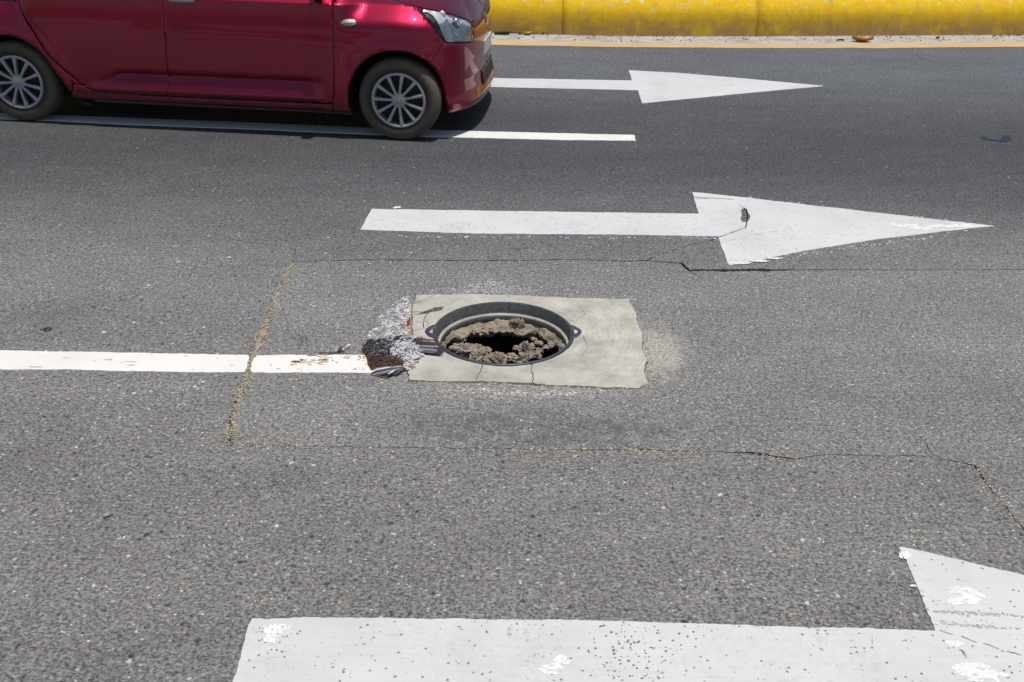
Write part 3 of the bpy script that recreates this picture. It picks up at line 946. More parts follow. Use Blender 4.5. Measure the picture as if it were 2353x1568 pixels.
def lug(ang):
    bm = bmesh.new()
    c0 = Vector((math.cos(ang), math.sin(ang), 0)); t0 = Vector((-math.sin(ang), math.cos(ang), 0))
    n = 18
    oi, ii = [], []
    rows = []
    for i in range(n + 1):
        b = -math.pi / 2 + math.pi * i / n
        flare = abs(math.sin(b)) ** 3
        o_ = c0 * (Rr - .006 + .040 * math.cos(b)) + t0 * (.036 + .022 * flare) * math.sin(b)
        i_ = c0 * (Rr - .010 + .027 * math.cos(b)) + t0 * .024 * math.sin(b)
        rows.append([bm.verts.new((v.x, v.y, z)) for v, z in ((o_, -.02), (o_, .0065), (o_.lerp(i_, .25), .0088), (o_.lerp(i_, .8), .0085), (i_, .006), (i_, -.02))])
    for A, B in zip(rows, rows[1:]):
        for j in range(5): bm.faces.new((A[j], B[j], B[j + 1], A[j + 1]))
    bm.faces.new([r[5] for r in rows])
    bmesh.ops.recalc_face_normals(bm, faces=bm.faces)
    return bm


bm_obj('lug', lug(math.radians(181)), M['iron'], man, True)
bm_obj('lug', lug(math.radians(2)), M['iron'], man, True)

# crumbling lining of the shaft: a broken shelf that overhangs a dark hollow
bm = bmesh.new()
SEG, PR = 220, 46
rows = []
for i in range(SEG):
    a = i * math.tau / SEG
    ca, sa = math.cos(a), math.sin(a)
    back = max(0, sa)                                   # 1 on the side away from the viewer
    front = max(0, -sa)
    shelf = .060 * (.8 + .8 * noise.noise(Vector((ca * 2.6, sa * 2.6, 3.1)))) + .022 * noise.noise(Vector((ca * 8, sa * 8, 1)))
    shelf = max(.012, shelf * (.32 + .78 * back))
    row = []
    for j in range(PR):
        t = j / (PR - 1)
        if t < .45:
            k = t / .45; r = .262 - shelf * k; z = -.070 - .014 * k - .012 * k * k
        elif t < .6:
            k = (t - .45) / .15; r = .262 - shelf + .020 * k; z = -.096 - .025 * k
        elif t < .8:
            k = (t - .6) / .2; r = .262 - shelf + .02 + (shelf + .045) * k; z = -.121 - .06 * k
        else:
            k = (t - .8) / .2; r = .327 - .01 * k; z = -.181 - .80 * k
        q = Vector((ca * r, sa * r, z))
        amp = .5 + .5 * min(1, t / .1)
        d = noise.fractal(q * 13, .9, 2.1, 5) * .013 + noise.fractal(q * 40, .8, 2.2, 4) * .008
        dz = noise.fractal(q * 21 + Vector((9, 2, 4)), .9, 2.1, 5) * .013 + noise.fractal(q * 60, .8, 2.1, 3) * .005
        r2 = min(r + d * amp * (.3 if t < .03 else 1), .332)
        row.append(bm.verts.new((ca * r2, sa * r2, z + dz * amp)))
    rows.append(row)
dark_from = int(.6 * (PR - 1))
for i in range(SEG):
    A, B = rows[i], rows[(i + 1) % SEG]
    for j in range(PR - 1):
        f_ = bm.faces.new((A[j], B[j], B[j + 1], A[j + 1]))
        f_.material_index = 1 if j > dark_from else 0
bm.faces.new([r[-1] for r in rows])
bmesh.ops.recalc_face_normals(bm, faces=bm.faces)
M['hollow_shade'] = plain('painted_hollow_shade', (.022, .020, .018), .85)  # near-black colour paints in the shade of the hollow under the shelf
lin = bm_obj('shaft_lining', bm, [M['rubble'], M['hollow_shade']], man, False)


def chunk(sx, sy, sz, seed, sub=None):
    sub = sub or (5 if sx > .03 else 4)
    bm = bmesh.new()
    bmesh.ops.create_icosphere(bm, subdivisions=sub, radius=1)
    for v in bm.verts:
        p = v.co.normalized()
        d = 1 + .55 * noise.noise(p * 1.3 + Vector((seed, 1, 2))) + .34 * noise.fractal(p * 2.8 + Vector((seed, 5, 2)), .9, 2.1, 5) - .22 * abs(noise.noise(p * 4 + Vector((seed, 9, 9)))) + .26 * noise.fractal(p * 6 + Vector((seed, 3, 1)), .6, 2.2, 5)
        v.co = Vector((p.x * d * sx, p.y * d * sy, p.z * d * sz))
    return bm


CH = [  # survey pixel, height, size, label
    ((1064, 806), -.064, (.046, .034, .025), 'large rounded lump of broken concrete near the front of the open manhole'),
    ((1208, 806), -.072, (.031, .027, .031), 'knobbly broken concrete lump near the front right of the open manhole'),
    ((1190, 752), -.085, (.034, .026, .038), 'knobbly concrete lump sticking out under the far rim of the manhole'),
    ((1100, 818), -.060, (.042, .026, .022), 'flat slab of rubble between the two front lumps in the manhole')]
for x_, y_, z_, r_ in [(1256, 761, -.095, .026), (1282, 773, -.088, .022), (1150, 825, -.052, .026), (1176, 823, -.054, .022), (1205, 823, -.05, .024), (1232, 816, -.060, .018), (1130, 823, -.056, .022), (1120, 806, -.085, .016),
                       (1240, 806, -.085, .012), (1186, 800, -.092, .012), (1098, 800, -.082, .018), (1103, 771, -.12, .012), (1016, 772, -.080, .013)]:
    CH.append(((x_, y_), z_, (r_ * 1.25, r_ * .95, r_ * .8), None))
rgc = random.Random(19)
for i_ in range(9):
    a_ = math.radians(rgc.uniform(5, 175)); rr_ = rgc.uniform(.192, .226); zz_ = rgc.uniform(-.112, -.088)
    px_ = (MH.x + rr_ * math.cos(a_), MH.y + rr_ * math.sin(a_)); r_ = rgc.uniform(.008, .018)
    CH.append((px_, zz_, (r_ * 1.5, r_, r_ * .6), None))
for k, ((x, y), z, s, lab) in enumerate(CH):
    p = G(x, y, z) if x > 20 else Vector((x, y))
    o = bm_obj('concrete_chunk', chunk(*s, 3.7 * k + 1), M['rubble'], None, False)
    o.location = (p.x, p.y, z); o.rotation_euler = (0, 0, k * 1.3)
    tag(o, lab or 'small lump of broken concrete lodged inside the open manhole', 'rubble', 'lumps of broken concrete in the manhole')

# ------------------------------------------------------------------ the dead pigeon and what lies round it
BX = lambda x, y: ((1100 + x / 3.137) / 1.741, (1300 + y / 3.137) / 1.741)
BG = lambda x, y, z=0.0: G(*BX(x, y), z)
FC = {'black': (.022, .022, .028), 'slate': (.085, .088, .108), 'grey': (.30, .295, .33), 'pale': (.68, .66, .70), 'brown': (.075, .035, .026), 'rust': (.085, .036, .026)}
FM = {}
for k, c in FC.items():
    n = NT('feather_' + k)
    t = n.noise(90, 4, .7, n.mapped((.4, 1.6, 1)))
    FM[k] = n.out(n.mix(t, tuple(q * .55 for q in c), tuple(min(.9, q * 1.4) for q in c)), .75, n.bump(n.noise(420, 3), .4, .001))
FK = list(FM)
pig = tag(empty('dead_pigeon', (*BG(1500, 400), 0)), 'flattened dead pigeon with ruffled grey and brown feathers left of the manhole', 'dead bird')
pig_o = pig.location.copy()


def feather_geo(vs, fs, mi, base, tip, w, lift, mat, tipmat=None, twist=0.0, seg=5, droop=.004):
    base = Vector(base); tip = Vector(tip)
    d = tip - base; L = d.length
    if L < 1e-5: return
    u_ = d / L
    side = Vector((-u_.y, u_.x, 0)).normalized()
    side = (side + Vector((0, 0, twist))).normalized()
    b = len(vs)
    for i in range(seg + 1):
        t = i / seg
        ww = w * (.35 + 1.5 * t - .9 * t * t) * (1 if t < .85 else (.72 if t < .99 else .22))
        c = base + d * t + Vector((0, 0, math.sin(t * math.pi * .8) * lift))
        vs += [c + side * ww - Vector((0, 0, droop * .5)), c + Vector((0, 0, droop * .35)), c - side * ww - Vector((0, 0, droop * .5))]
    for i in range(seg):
        for j in range(2):
            k = b + i * 3 + j
            fs.append((k, k + 1, k + 4, k + 3))
            mi.append(tipmat if (tipmat is not None and i >= seg - 2) else mat)


def feather_mesh(name, items, parent=None, off=Vector((0, 0, 0))):
    vs, fs, mi = [], [], []
    for it in items: feather_geo(vs, fs, mi, *it)
    vs = [Vector(v) - off for v in vs]
    return mesh_obj(name, vs, fs, [FM[k] for k in FK], parent, True, mi)


BODY = [(1085, 320), (1110, 280), (1170, 248), (1280, 240), (1400, 245), (1500, 255), (1650, 255), (1780, 275), (1825, 330), (1815, 400), (1750, 450), (1680, 520), (1640, 590), (1500, 610), (1300, 600), (1205, 585), (1165, 520), (1150, 440), (1125, 390)]
bp = [BG(*q) for q in BODY]
bp = [tuple(q) for q in resample([Vector(q) for q in bp] + [Vector(bp[0])], .006)[:-1]]
bpa = np.array(bp)
st_ = []
x0, y0 = bpa.min(0); x1, y1 = bpa.max(0)
for i in range(int((x1 - x0) / .0042)):
    for j in range(int((y1 - y0) / .0042)): st_.append((x0 + i * .0042 + RNG.uniform(-.001, .001), y0 + j * .0042 + RNG.uniform(-.001, .001)))
bv, bf = fill(bp, [], st_)
lumps = [(BG(1205, 285), .020, .030), (BG(1350, 300), .034, .030), (BG(1550, 350), .05, .034), (BG(1700, 390), .036, .030), (BG(1330, 500), .045, .022), (BG(1530, 530), .034, .018)]


def pig_h(x, y):
    dd = np.min(np.hypot(bpa[:, 0] - x, bpa[:, 1] - y))
    e = min(1, dd / .022); e = e * (2 - e)
    h = .012
    for c, r, hh in lumps:
        h = max(h, hh * math.exp(-((x - c.x) ** 2 + (y - c.y) ** 2) / (r * r)))
    return .005 + e * h * (1 + .4 * noise.noise(Vector((x * 60, y * 60, 3)))) + e * .0035 * noise.noise(Vector((x * 210, y * 210, 3)))


hz = [pig_h(p[0], p[1]) for p in bv]
cz = bv[np.array(bf)].mean(1)
low_wing = inside(cz, [tuple(BG(*q)) for q in [(1100, 415), (1240, 425), (1420, 455), (1560, 495), (1700, 530), (1700, 700), (1100, 700)]])
spine = inside(cz, [tuple(BG(*q)) for q in [(1060, 220), (1180, 235), (1500, 235), (1720, 240), (1740, 300), (1500, 310), (1290, 300), (1180, 420), (1060, 420)]])
mi = []
for k, (a, b_) in enumerate(zip(low_wing, spine)):
    nn = noise.noise(Vector((cz[k][0] * 50, cz[k][1] * 50, 8)))
    if a: mi.append(FK.index('rust') if nn > -.25 else FK.index('brown'))
    elif b_: mi.append(FK.index('brown') if nn > 0 else FK.index('rust'))
    else: mi.append(FK.index('slate') if nn > 0 else FK.index('black'))
mesh_obj('body', [(p[0] - pig_o.x, p[1] - pig_o.y, h) for p, h in zip(bv, hz)], bf, [FM[k] for k in FK], pig, True, mi)


def zone(poly, count, lmin, lmax, ang, spread, cols, w, lift, seed, zoff=.0):
    rgl = random.Random(seed)
    pp = [tuple(BG(*q)) for q in poly]
    a = np.array(pp); out = []
    while len(out) < count:
        x, y = rgl.uniform(a[:, 0].min(), a[:, 0].max()), rgl.uniform(a[:, 1].min(), a[:, 1].max())
        if not inside([(x, y)], pp)[0]: continue
        L = rgl.uniform(lmin, lmax); th = math.radians(ang + rgl.gauss(0, spread))
        z0 = pig_h(x, y) if inside([(x, y)], bp)[0] else .006
        x2, y2 = x + L * math.cos(th), y + L * math.sin(th)
        z1 = (pig_h(x2, y2) if inside([(x2, y2)], bp)[0] else .004) + abs(rgl.gauss(0, .004))
        out.append(((x, y, z0 + .001 + zoff), (x2, y2, z1 + .002 + zoff), w * rgl.uniform(.6, 1.3), lift * rgl.uniform(.2, 1.3), FK.index(rgl.choice(cols)), None, rgl.gauss(0, .35)))
    return out


fe = []
fe += zone([(1090, 260), (1290, 240), (1300, 400), (1130, 400)], 60, .010, .022, 10, 45, ['black', 'black', 'brown', 'slate', 'rust'], .0035, .004, 61)
fe += zone([(1180, 290), (1460, 290), (1480, 410), (1200, 410)], 190, .012, .028, -4, 32, ['black', 'black', 'slate', 'grey', 'slate'], .0027, .005, 62)
fe += zone([(1280, 240), (1720, 245), (1740, 310), (1300, 300)], 110, .012, .026, 0, 35, ['brown', 'rust', 'brown', 'black', 'pale'], .0032, .004, 63)
fe += zone([(1420, 330), (1800, 300), (1830, 400), (1760, 455), (1600, 490), (1440, 430)], 420, .014, .034, 2, 30, ['pale', 'grey', 'pale', 'grey', 'slate', 'pale', 'pale'], .0026, .006, 64)
fe += zone([(1560, 400), (1780, 400), (1740, 500), (1600, 520)], 130, .012, .03, -20, 30, ['grey', 'pale', 'slate', 'pale'], .0027, .006, 65)
fe += zone([(1600, 520), (1680, 510), (1690, 590), (1620, 600)], 34, .010, .022, -10, 40, ['pale', 'pale', 'grey'], .0036, .005, 66)
fe += zone([(1160, 430), (1420, 460), (1600, 520), (1600, 570), (1300, 580), (1180, 560)], 150, .010, .022, -14, 25, ['rust', 'brown', 'rust', 'brown', 'rust', 'black'], .0032, .0025, 67)
fe += zone([(1440, 200), (1760, 190), (1830, 240), (1700, 290), (1480, 260)], 120, .016, .036, 12, 26, ['black', 'slate', 'pale', 'pale', 'grey', 'brown'], .0028, .007, 68)
o = feather_mesh('plumage', fe, pig, pig_o); o['kind'] = 'stuff'
rg = random.Random(77)
for k, (tx, ty, bx, by) in enumerate([(2075, 330, 1760, 320), (2095, 345, 1770, 328), (2108, 358, 1775, 335), (2118, 372, 1780, 343), (2120, 385, 1780, 352), (2112, 398, 1775, 362), (2090, 408, 1770, 372), (2050, 405, 1765, 380)]):
    b0 = BG(bx, by); t0 = BG(tx, ty)
    feather_mesh('tail_feather', [((b0.x, b0.y, .022 - .0008 * k), (t0.x, t0.y, .012 + .0012 * (k % 3)), .0065, .004, FK.index('slate' if k % 4 else 'grey'), FK.index('black'), rg.gauss(0, .3), 8)], pig, pig_o)
for k, (bx, by, tx, ty, c) in enumerate([(1640, 265, 2060, 265, 'brown'), (1660, 255, 2030, 235, 'brown'), (1640, 240, 1900, 222, 'slate'), (1560, 230, 1720, 205, 'grey'), (1500, 250, 1600, 168, 'black'), (1480, 240, 1560, 180, 'black'), (1460, 230, 1430, 205, 'black'), (1700, 300, 2080, 300, 'black')]):
    b0 = BG(bx, by); t0 = BG(tx, ty)
    feather_mesh('wing_feather', [((b0.x, b0.y, .018), (t0.x, t0.y, .008 + .002 * (k % 4)), .0055, .008, FK.index(c), None, rg.gauss(0, .25), 7)], pig, pig_o)
for k, (bx, by, tx, ty, c) in enumerate([(1620, 575, 1215, 625, 'slate'), (1610, 590, 1200, 645, 'black'), (1600, 600, 1240, 660, 'grey'), (1590, 605, 1290, 680, 'slate'), (1590, 600, 1380, 685, 'black'), (1620, 560, 1230, 605, 'pale'), (1600, 570, 1260, 590, 'grey'), (1560, 600, 1420, 660, 'pale'), (1600, 610, 1500, 655, 'slate')]):
    b0 = BG(bx, by); t0 = BG(tx, ty)
    feather_mesh('wing_feather', [((b0.x, b0.y, .016), (t0.x, t0.y, .006 + .002 * (k % 4)), .0055, .006, FK.index(c), None, rg.gauss(0, .2), 7)], pig, pig_o)
M['foot'] = plain('bird_foot_pink', (.62, .25, .22), .5)


def tube(pts, r, mat, name, parent=None, sides=7, off=Vector((0, 0, 0)), taper=1.0):
    bm = bmesh.new(); rings = []
    pts = [Vector(p) - off for p in pts]
    for i, p in enumerate(pts):
        d = (pts[min(i + 1, len(pts) - 1)] - pts[max(i - 1, 0)]).normalized()
        a = d.cross(Vector((0, 0, 1)))
        if a.length < 1e-3: a = Vector((1, 0, 0))
        a.normalize(); b = d.cross(a)
        rr = (r[i] if isinstance(r, (list, tuple)) else r) * (1 + (taper - 1) * i / max(1, len(pts) - 1))
        rings.append([bm.verts.new(p + (a * math.cos(q * math.tau / sides) + b * math.sin(q * math.tau / sides)) * rr) for q in range(sides)])
    for A, B in zip(rings, rings[1:]):
        for q in range(sides): bm.faces.new((A[q], A[(q + 1) % sides], B[(q + 1) % sides], B[q]))
    bm.faces.new(list(reversed(rings[0]))); bm.faces.new(rings[-1])
    bmesh.ops.recalc_face_normals(bm, faces=bm.faces)
    return bm_obj(name, bm, mat, parent, True)


P3 = lambda x, y, z: Vector((*BG(x, y), z))
tube([P3(1640, 545, .016), P3(1690, 548, .013), P3(1710, 550, .012)], .0035, M['foot'], 'leg', pig, 7, pig_o)
for (tx, ty) in [(1765, 562), (1735, 592), (1720, 515), (1680, 530)]:
    tube([P3(1708, 550, .012), P3((1708 + tx) / 2, (550 + ty) / 2 - 3, .014), P3(tx, ty, .007)], .0028, M['foot'], 'toe', pig, 6, pig_o, .5)
# feathers that blew off
for k, (pts, lab) in enumerate([([((890, 305), (950, 270), 'pale'), ((880, 318), (935, 290), 'grey'), ((895, 300), (930, 268), 'pale')], 'small tuft of loose pale feathers on the asphalt above the stained line'),
                                ([((790, 330), (845, 305), 'rust'), ((800, 345), (860, 325), 'slate'), ((820, 320), (870, 335), 'pale'), ((780, 345), (830, 350), 'brown')], 'reddish scrap of matted feathers left of the pale tuft')]):
    its = [((*BG(*a), .004), (*BG(*b), .008), .005, .004, FK.index(c), None, .2) for a, b, c in pts]
    tag(feather_mesh('loose_feather', its), lab, 'feather')
# blood: thin streaks on the lane line and a dark soaked patch on the asphalt
M['blood'] = plain('dried_blood', (.20, .030, .016), .55)
M['blood_thin'] = plain('thin_blood', (.52, .27, .13), .6)
M['blood_dark'] = plain('soaked_blood', (.075, .048, .05), .7)


def streaks(poly, n, lx, ly, seed):
    rgl = random.Random(seed)
    a = np.array(poly); out = []
    while len(out) < n:
        x, y = rgl.uniform(a[:, 0].min(), a[:, 0].max()), rgl.uniform(a[:, 1].min(), a[:, 1].max())
        if inside([(x, y)], poly)[0]:
            q = BX(x, y); k = rgl.uniform(.3, 1)
            out.append((q[0], q[1], lx * k / 5.46, ly * rgl.uniform(.4, 1) / 5.46))
    return out


thin = streaks([(190, 480), (300, 450), (680, 440), (660, 520), (400, 525), (250, 520)], 26, 60, 9, 1) + streaks([(420, 400), (700, 395), (720, 430), (430, 440)], 10, 60, 6, 2) + streaks([(1010, 405), (1140, 400), (1170, 600), (1130, 520), (1050, 470)], 12, 26, 12, 3) + streaks([(280, 560), (340, 560), (330, 606), (290, 606)], 4, 22, 8, 4)
dark = streaks([(205, 470), (330, 440), (355, 470), (250, 485)], 14, 46, 10, 5) + streaks([(420, 440), (560, 438), (680, 452), (660, 466), (480, 462)], 15, 48, 6, 6) + streaks([(185, 505), (240, 500), (240, 535), (200, 530)], 5, 22, 9, 7) + streaks([(420, 392), (540, 392), (540, 404), (430, 405)], 6, 50, 5, 8)
dark += streaks([(820, 400), (960, 405), (990, 385), (980, 412), (900, 440), (830, 440)], 10, 40, 4, 9) + streaks([(700, 450), (735, 452), (730, 468), (705, 466)], 3, 18, 6, 10) + streaks([(600, 395), (660, 390), (640, 410)], 4, 18, 5, 11) + streaks([(740, 485), (800, 488), (790, 497)], 3, 20, 3, 12) + streaks([(960, 560), (1150, 540), (1150, 580), (970, 580)], 8, 20, 3, 13)
bl = tag(empty('blood_stain', (*BG(450, 470), 0)), 'rusty red blood streaks smeared along the white lane line', 'blood stain')
for nm, pts, mt, z in (('thin_smear', thin, M['blood_thin'], .0054), ('dried_streak', dark, M['blood'], .0058)):
    o = splats(nm, pts, mt, bl, z, 5, 12)
    o.location = -bl.location
soak = streaks([(280, 110), (400, 120), (410, 260), (300, 270)], 60, 12, 5, 14) + streaks([(520, 340), (640, 350), (860, 330), (900, 370), (700, 385), (540, 384)], 70, 24, 6, 15)
tag(splats('blood_specks', soak, M['blood_dark'], None, .0016, 16, 8), 'dark reddish specks soaked into the asphalt above the stained lane line', None, None, 'stuff')

# ------------------------------------------------------------------ small litter
TX = lambda x, y: ((3000 + x / 2.147) / 1.741, (y / 2.147) / 1.741)
M['tar'] = plain('fresh_tar', (.022, .025, .045), .42)
va2, fa2 = fill(ragged([TX(*q) for q in [(1972, 1186), (2000, 1172), (2025, 1178), (2050, 1196), (2100, 1204), (2145, 1203), (2160, 1185), (2185, 1166), (2215, 1166), (2243, 1182), (2246, 1205), (2215, 1220), (2150, 1219), (2070, 1212), (2010, 1203)]], .01, .003, 5), [])
tag(mesh_obj('tar_stain', [(p[0], p[1], .0025) for p in va2], fa2, M['tar']), 'dark hook shaped tar stain alone on the far lane at right', 'stain')
M['leaf'] = plain('dry_leaf', (.42, .20, .05), .7)
M['leaf_pale'] = plain('dry_leaf_underside', (.62, .48, .28), .7)


def leaf(name, x, y, L, wd, rz, curl, mats, label, z):
    vs, fs, mi = [], [], []
    n = 9
    for i in range(n + 1):
        t = i / n
        w = wd * math.sin(math.pi * min(.98, t * .94 + .04)) ** .8
        for s in (-1, -.5, 0, .5, 1):
            vs.append(((t - .5) * L, s * w, curl * (4 * (t - .5) ** 2 * .6 + abs(s) ** 1.6) + .002 * math.sin(t * 17 + s * 4)))
    for i in range(n):
        for j in range(4):
            a = i * 5 + j
            fs.append((a, a + 1, a + 6, a + 5)); mi.append(0 if (i < 6 or j < 2) else 1)
    o = mesh_obj(name, vs, fs, mats, None, True, mi)
    p = G(x, y); o.location = (p.x, p.y, z); o.rotation_euler = (0, 0, rz)
    return tag(o, label, 'leaf')


leaf('dry_leaf', 1981, 97, .20, .05, -.1, .035, [M['leaf'], M['leaf_pale']], 'curled dry brown leaf lying in the pale gutter', .006)
leaf('dry_leaf', 1212, 81.5, .09, .03, .2, .02, [plain('yellow_leaf', (.62, .33, .03), .7), M['leaf_pale']], 'little yellow fallen leaf at the kerb foot', .008)
leaf('red_petal', 2154, 90, .05, .02, .5, .012, [plain('red_petal_skin', (.35, .02, .025), .6), M['blood']], 'tiny dark red petal in the gutter', .006)
leaf('red_scrap', 939.5, 746, .045, .006, 1.35, .01, [plain('red_plastic', (.70, .03, .03), .4), plain('red_plastic_dark', (.5, .02, .02), .4)], 'narrow bright red scrap at the west edge of the concrete pad', .006)
M['twig'] = plain('twig_bark', (.07, .05, .035), .9)
q0, q1 = G(1922, 96), G(1939, 95.4)
tag(tube([(q0.x, q0.y, .014), ((q0.x + q1.x) / 2, (q0.y + q1.y) / 2 + .004, .017), (q1.x, q1.y, .013)], .008, M['twig'], 'twig'), 'short dark stick in the gutter left of the curled leaf', 'twig')
q0, q1 = G(1150, 79.5), G(1201, 81)
tag(tube([(q0.x, q0.y, .016), ((q0.x + q1.x) / 2, (q0.y + q1.y) / 2 + .01, .022), (q1.x, q1.y, .012)], .006, M['twig'], 'twig'), 'thin brown stem lying along the kerb foot beside weeds', 'twig')
tuft = []
for _ in range(340):
    k = RNG.random() ** .8
    p = G(1136 + k * 34, 80.5 + RNG.gauss(0, .6)); tuft.append((p.x, p.y, .004, -.5))
for _ in range(70):
    p = G(RNG.uniform(1190, 1260), 81 + RNG.gauss(0, .8)); tuft.append((p.x, p.y, .004, -.3))
for _ in range(60):
    p = G(RNG.uniform(2280, 2353), 84 + RNG.gauss(0, .5)); tuft.append((p.x, p.y, .004, -.3))
tag(blades('weeds', tuft, .012, .04, M['grass'], .003), 'small green weeds growing at the foot of the yellow kerb', None, None, 'stuff')
deb = []
for _ in range(420):
    x = RNG.uniform(-1.5, 6.5); k = RNG.random()
    ye, yk = float(np.interp(x, [p.x for p in edge], [p.y for p in edge])), kerb_y(x)
    deb.append((x, ye + (yk - ye) * (.45 + .53 * k ** .6), .003))
tag(stones('gutter_crumbs', deb, .003, .010, [SAND[3], M['twig'], SAND[2], M['dirt']], 0, 91), 'dark crumbs and bits of litter in the gutter', None, None, 'stuff')
# washer and bottle cap
p = G(109, 758)
bmw = lathe([(.017, .0), (.017, .003), (.010, .003), (.010, .0)], 28, True)
ow = tag(bm_obj('washer', bmw, plain('rusty_steel', (.05, .032, .028), .6), None, True), 'small rusty ring lying flat on the asphalt at left', 'washer')
ow.location = (p.x, p.y, .001)
p = G(242, 1189)
M['foil'] = plain('foil', (.55, .55, .57), .35, Metallic=.5)
bmf = bmesh.new()
for i in range(8):
    a = .5 + i * .06
    w = .020 - abs(i - 3.5) * .0025
    r_ = [bmf.verts.new((-w + .004 * i, -.010 + i * .0035, .004 + .010 * math.sin(i * .42) + (.003 if i % 2 else 0))), bmf.verts.new((w + .003 * i, -.006 + i * .0035, .003 + .012 * math.sin(i * .45) + (.003 if i % 2 else 0)))]
    if i: bmf.faces.new((pr[0], pr[1], r_[1], r_[0]))
    pr = r_
of = tag(bm_obj('foil_scrap', bmf, M['foil']), 'tiny crumpled striped foil scrap on the grey asphalt at lower left', 'scrap')
of.location = (p.x, p.y, .002); of.scale = (.62, .62, .8)

# ------------------------------------------------------------------ the red hatchback
CS = CAM_H / 1.82                       # the survey's car units -> metres
c_a = G(61, 282); c_b = G(925, 325)
cu = (c_b - c_a).normalized()
car_ang = math.atan2(cu.y, cu.x)
YC = .79                                # lateral position of the centre line, from the outer tyre plane
car = tag(empty('car', (c_a.x, c_a.y, 0), car_ang), 'crimson red five door hatchback driving along the lane beyond the manhole', 'car')


def car_paint():
    n = NT('crimson_car_paint')
    f = n.noise(900, 1)
    c = n.mix(f, (.25, .0009, .027), (.32, .0012, .036))
    d = n.rng(n.noise(6, 5, .7), .5, .8)
    px, py, pz = n.sep(n.pos())
    low = n.rng(pz, .30, .13, 0, 1, True)
    c = n.mix(n.math('MULTIPLY', n.math('MULTIPLY', low, .5), n.rng(n.noise(9, 5, .7), .3, .6)), c, (.12, .085, .065))
    return n.out(c, n.rng(d, 0, 1, .38, .44), None, Metallic=.85, Coat_Weight=1.0, Coat_Roughness=.03, Specular_IOR_Level=.5)


M['car'] = car_paint()
M['black'] = plain('black_plastic', (.012, .012, .013), .6)
M['void'] = plain('underbody_black', (.006, .006, .006), .9)
M['chrome'] = plain('chrome', (.82, .82, .84), .12, Metallic=1.0)
M['silver'] = plain('wheel_silver', (.50, .495, .485), .38, Metallic=.5)
M['rim_dark'] = plain('wheel_gap', (.012, .012, .014), .6)


def tyre_mat():
    n = NT('dusty_tyre')
    c = n.mix(n.noise(28, 4, .6), (.020, .019, .018), (.055, .048, .040))
    sp = n.sep(n.pos())
    r = n.math('SQRT', n.math('ADD', n.math('MULTIPLY', sp[0], sp[0]), n.math('MULTIPLY', sp[2], sp[2])))
    dust = n.math('MULTIPLY', n.rng(r, .175, .235, 0, 1, True), n.rng(n.noise(17, 4, .65), .3, .6, .55, 1))
    c = n.mix(n.math('MULTIPLY', dust, .85), c, (.17, .13, .09))
    tr = n.noise(150, 2, .5, n.mapped((1, .2, 1)))
    return n.out(c, .85, n.bump(tr, .25, .004))


M['tyre'] = tyre_mat()


def glass_mat(name, tint, mixf):
    n = NT(name)
    gl = n.n.new("ShaderNodeBsdfGlossy"); gl.inputs['Roughness'].default_value = .02
    tr = n.n.new("ShaderNodeBsdfTransparent"); tr.inputs[0].default_value = (*tint, 1)
    fr = n.n.new("ShaderNodeFresnel"); fr.inputs[0].default_value = 1.5
    mx = n.n.new("ShaderNodeMixShader")
    n.link(n.math('ADD', fr.outputs[0], mixf), mx.inputs[0]); n.link(tr.outputs[0], mx.inputs[1]); n.link(gl.outputs[0], mx.inputs[2])
    n.link(mx.outputs[0], n.n.get("Material Output").inputs[0])
    return n.m


M['glass'] = glass_mat('window_glass', (.10, .11, .11), .05)
M['lens'] = glass_mat('headlight_lens', (.93, .95, .96), .03)
M['reflector'] = plain('headlight_reflector', (.93, .94, .96), .22, Metallic=.3)

RW = .252                               # wheel radius, hub heights, arch centres
FHUB, RHUB = (2.408, .248), (-.012, .252)
sst = lambda x, a, b: (lambda t: t * t * (3 - 2 * t))(max(0.0, min(1.0, (x - a) / (b - a))))
S0, SF, S1, SR = 2.33, 2.845, -.28, -.62


def corner_table(n):
    pts = []
    for i in range(241):
        th = i / 240 * math.pi / 2
        pts.append(((SF - S0) * math.sin(th) ** (2 / n), .80 * math.cos(th) ** (2 / n)))
    L = [0]
    for a, b in zip(pts, pts[1:]): L.append(L[-1] + math.hypot(b[0] - a[0], b[1] - a[1]))
    return np.array(L), np.array(pts)


CL, CP = corner_table(3.1)
TF = S0 + CL[-1]
TR = S1 - CL[-1]
ZF = ([.10, .16, .20, .26, .34, .45, .55, .62, .68, .74, .80, .9], [2.80, 2.865, 2.872, 2.848, 2.84, 2.845, 2.845, 2.838, 2.82, 2.78, 2.68, 2.4])
ZR = ([.10, .16, .25, .45, .60, .85, 1.0], [-.56, -.60, -.62, -.63, -.60, -.57, -.54])


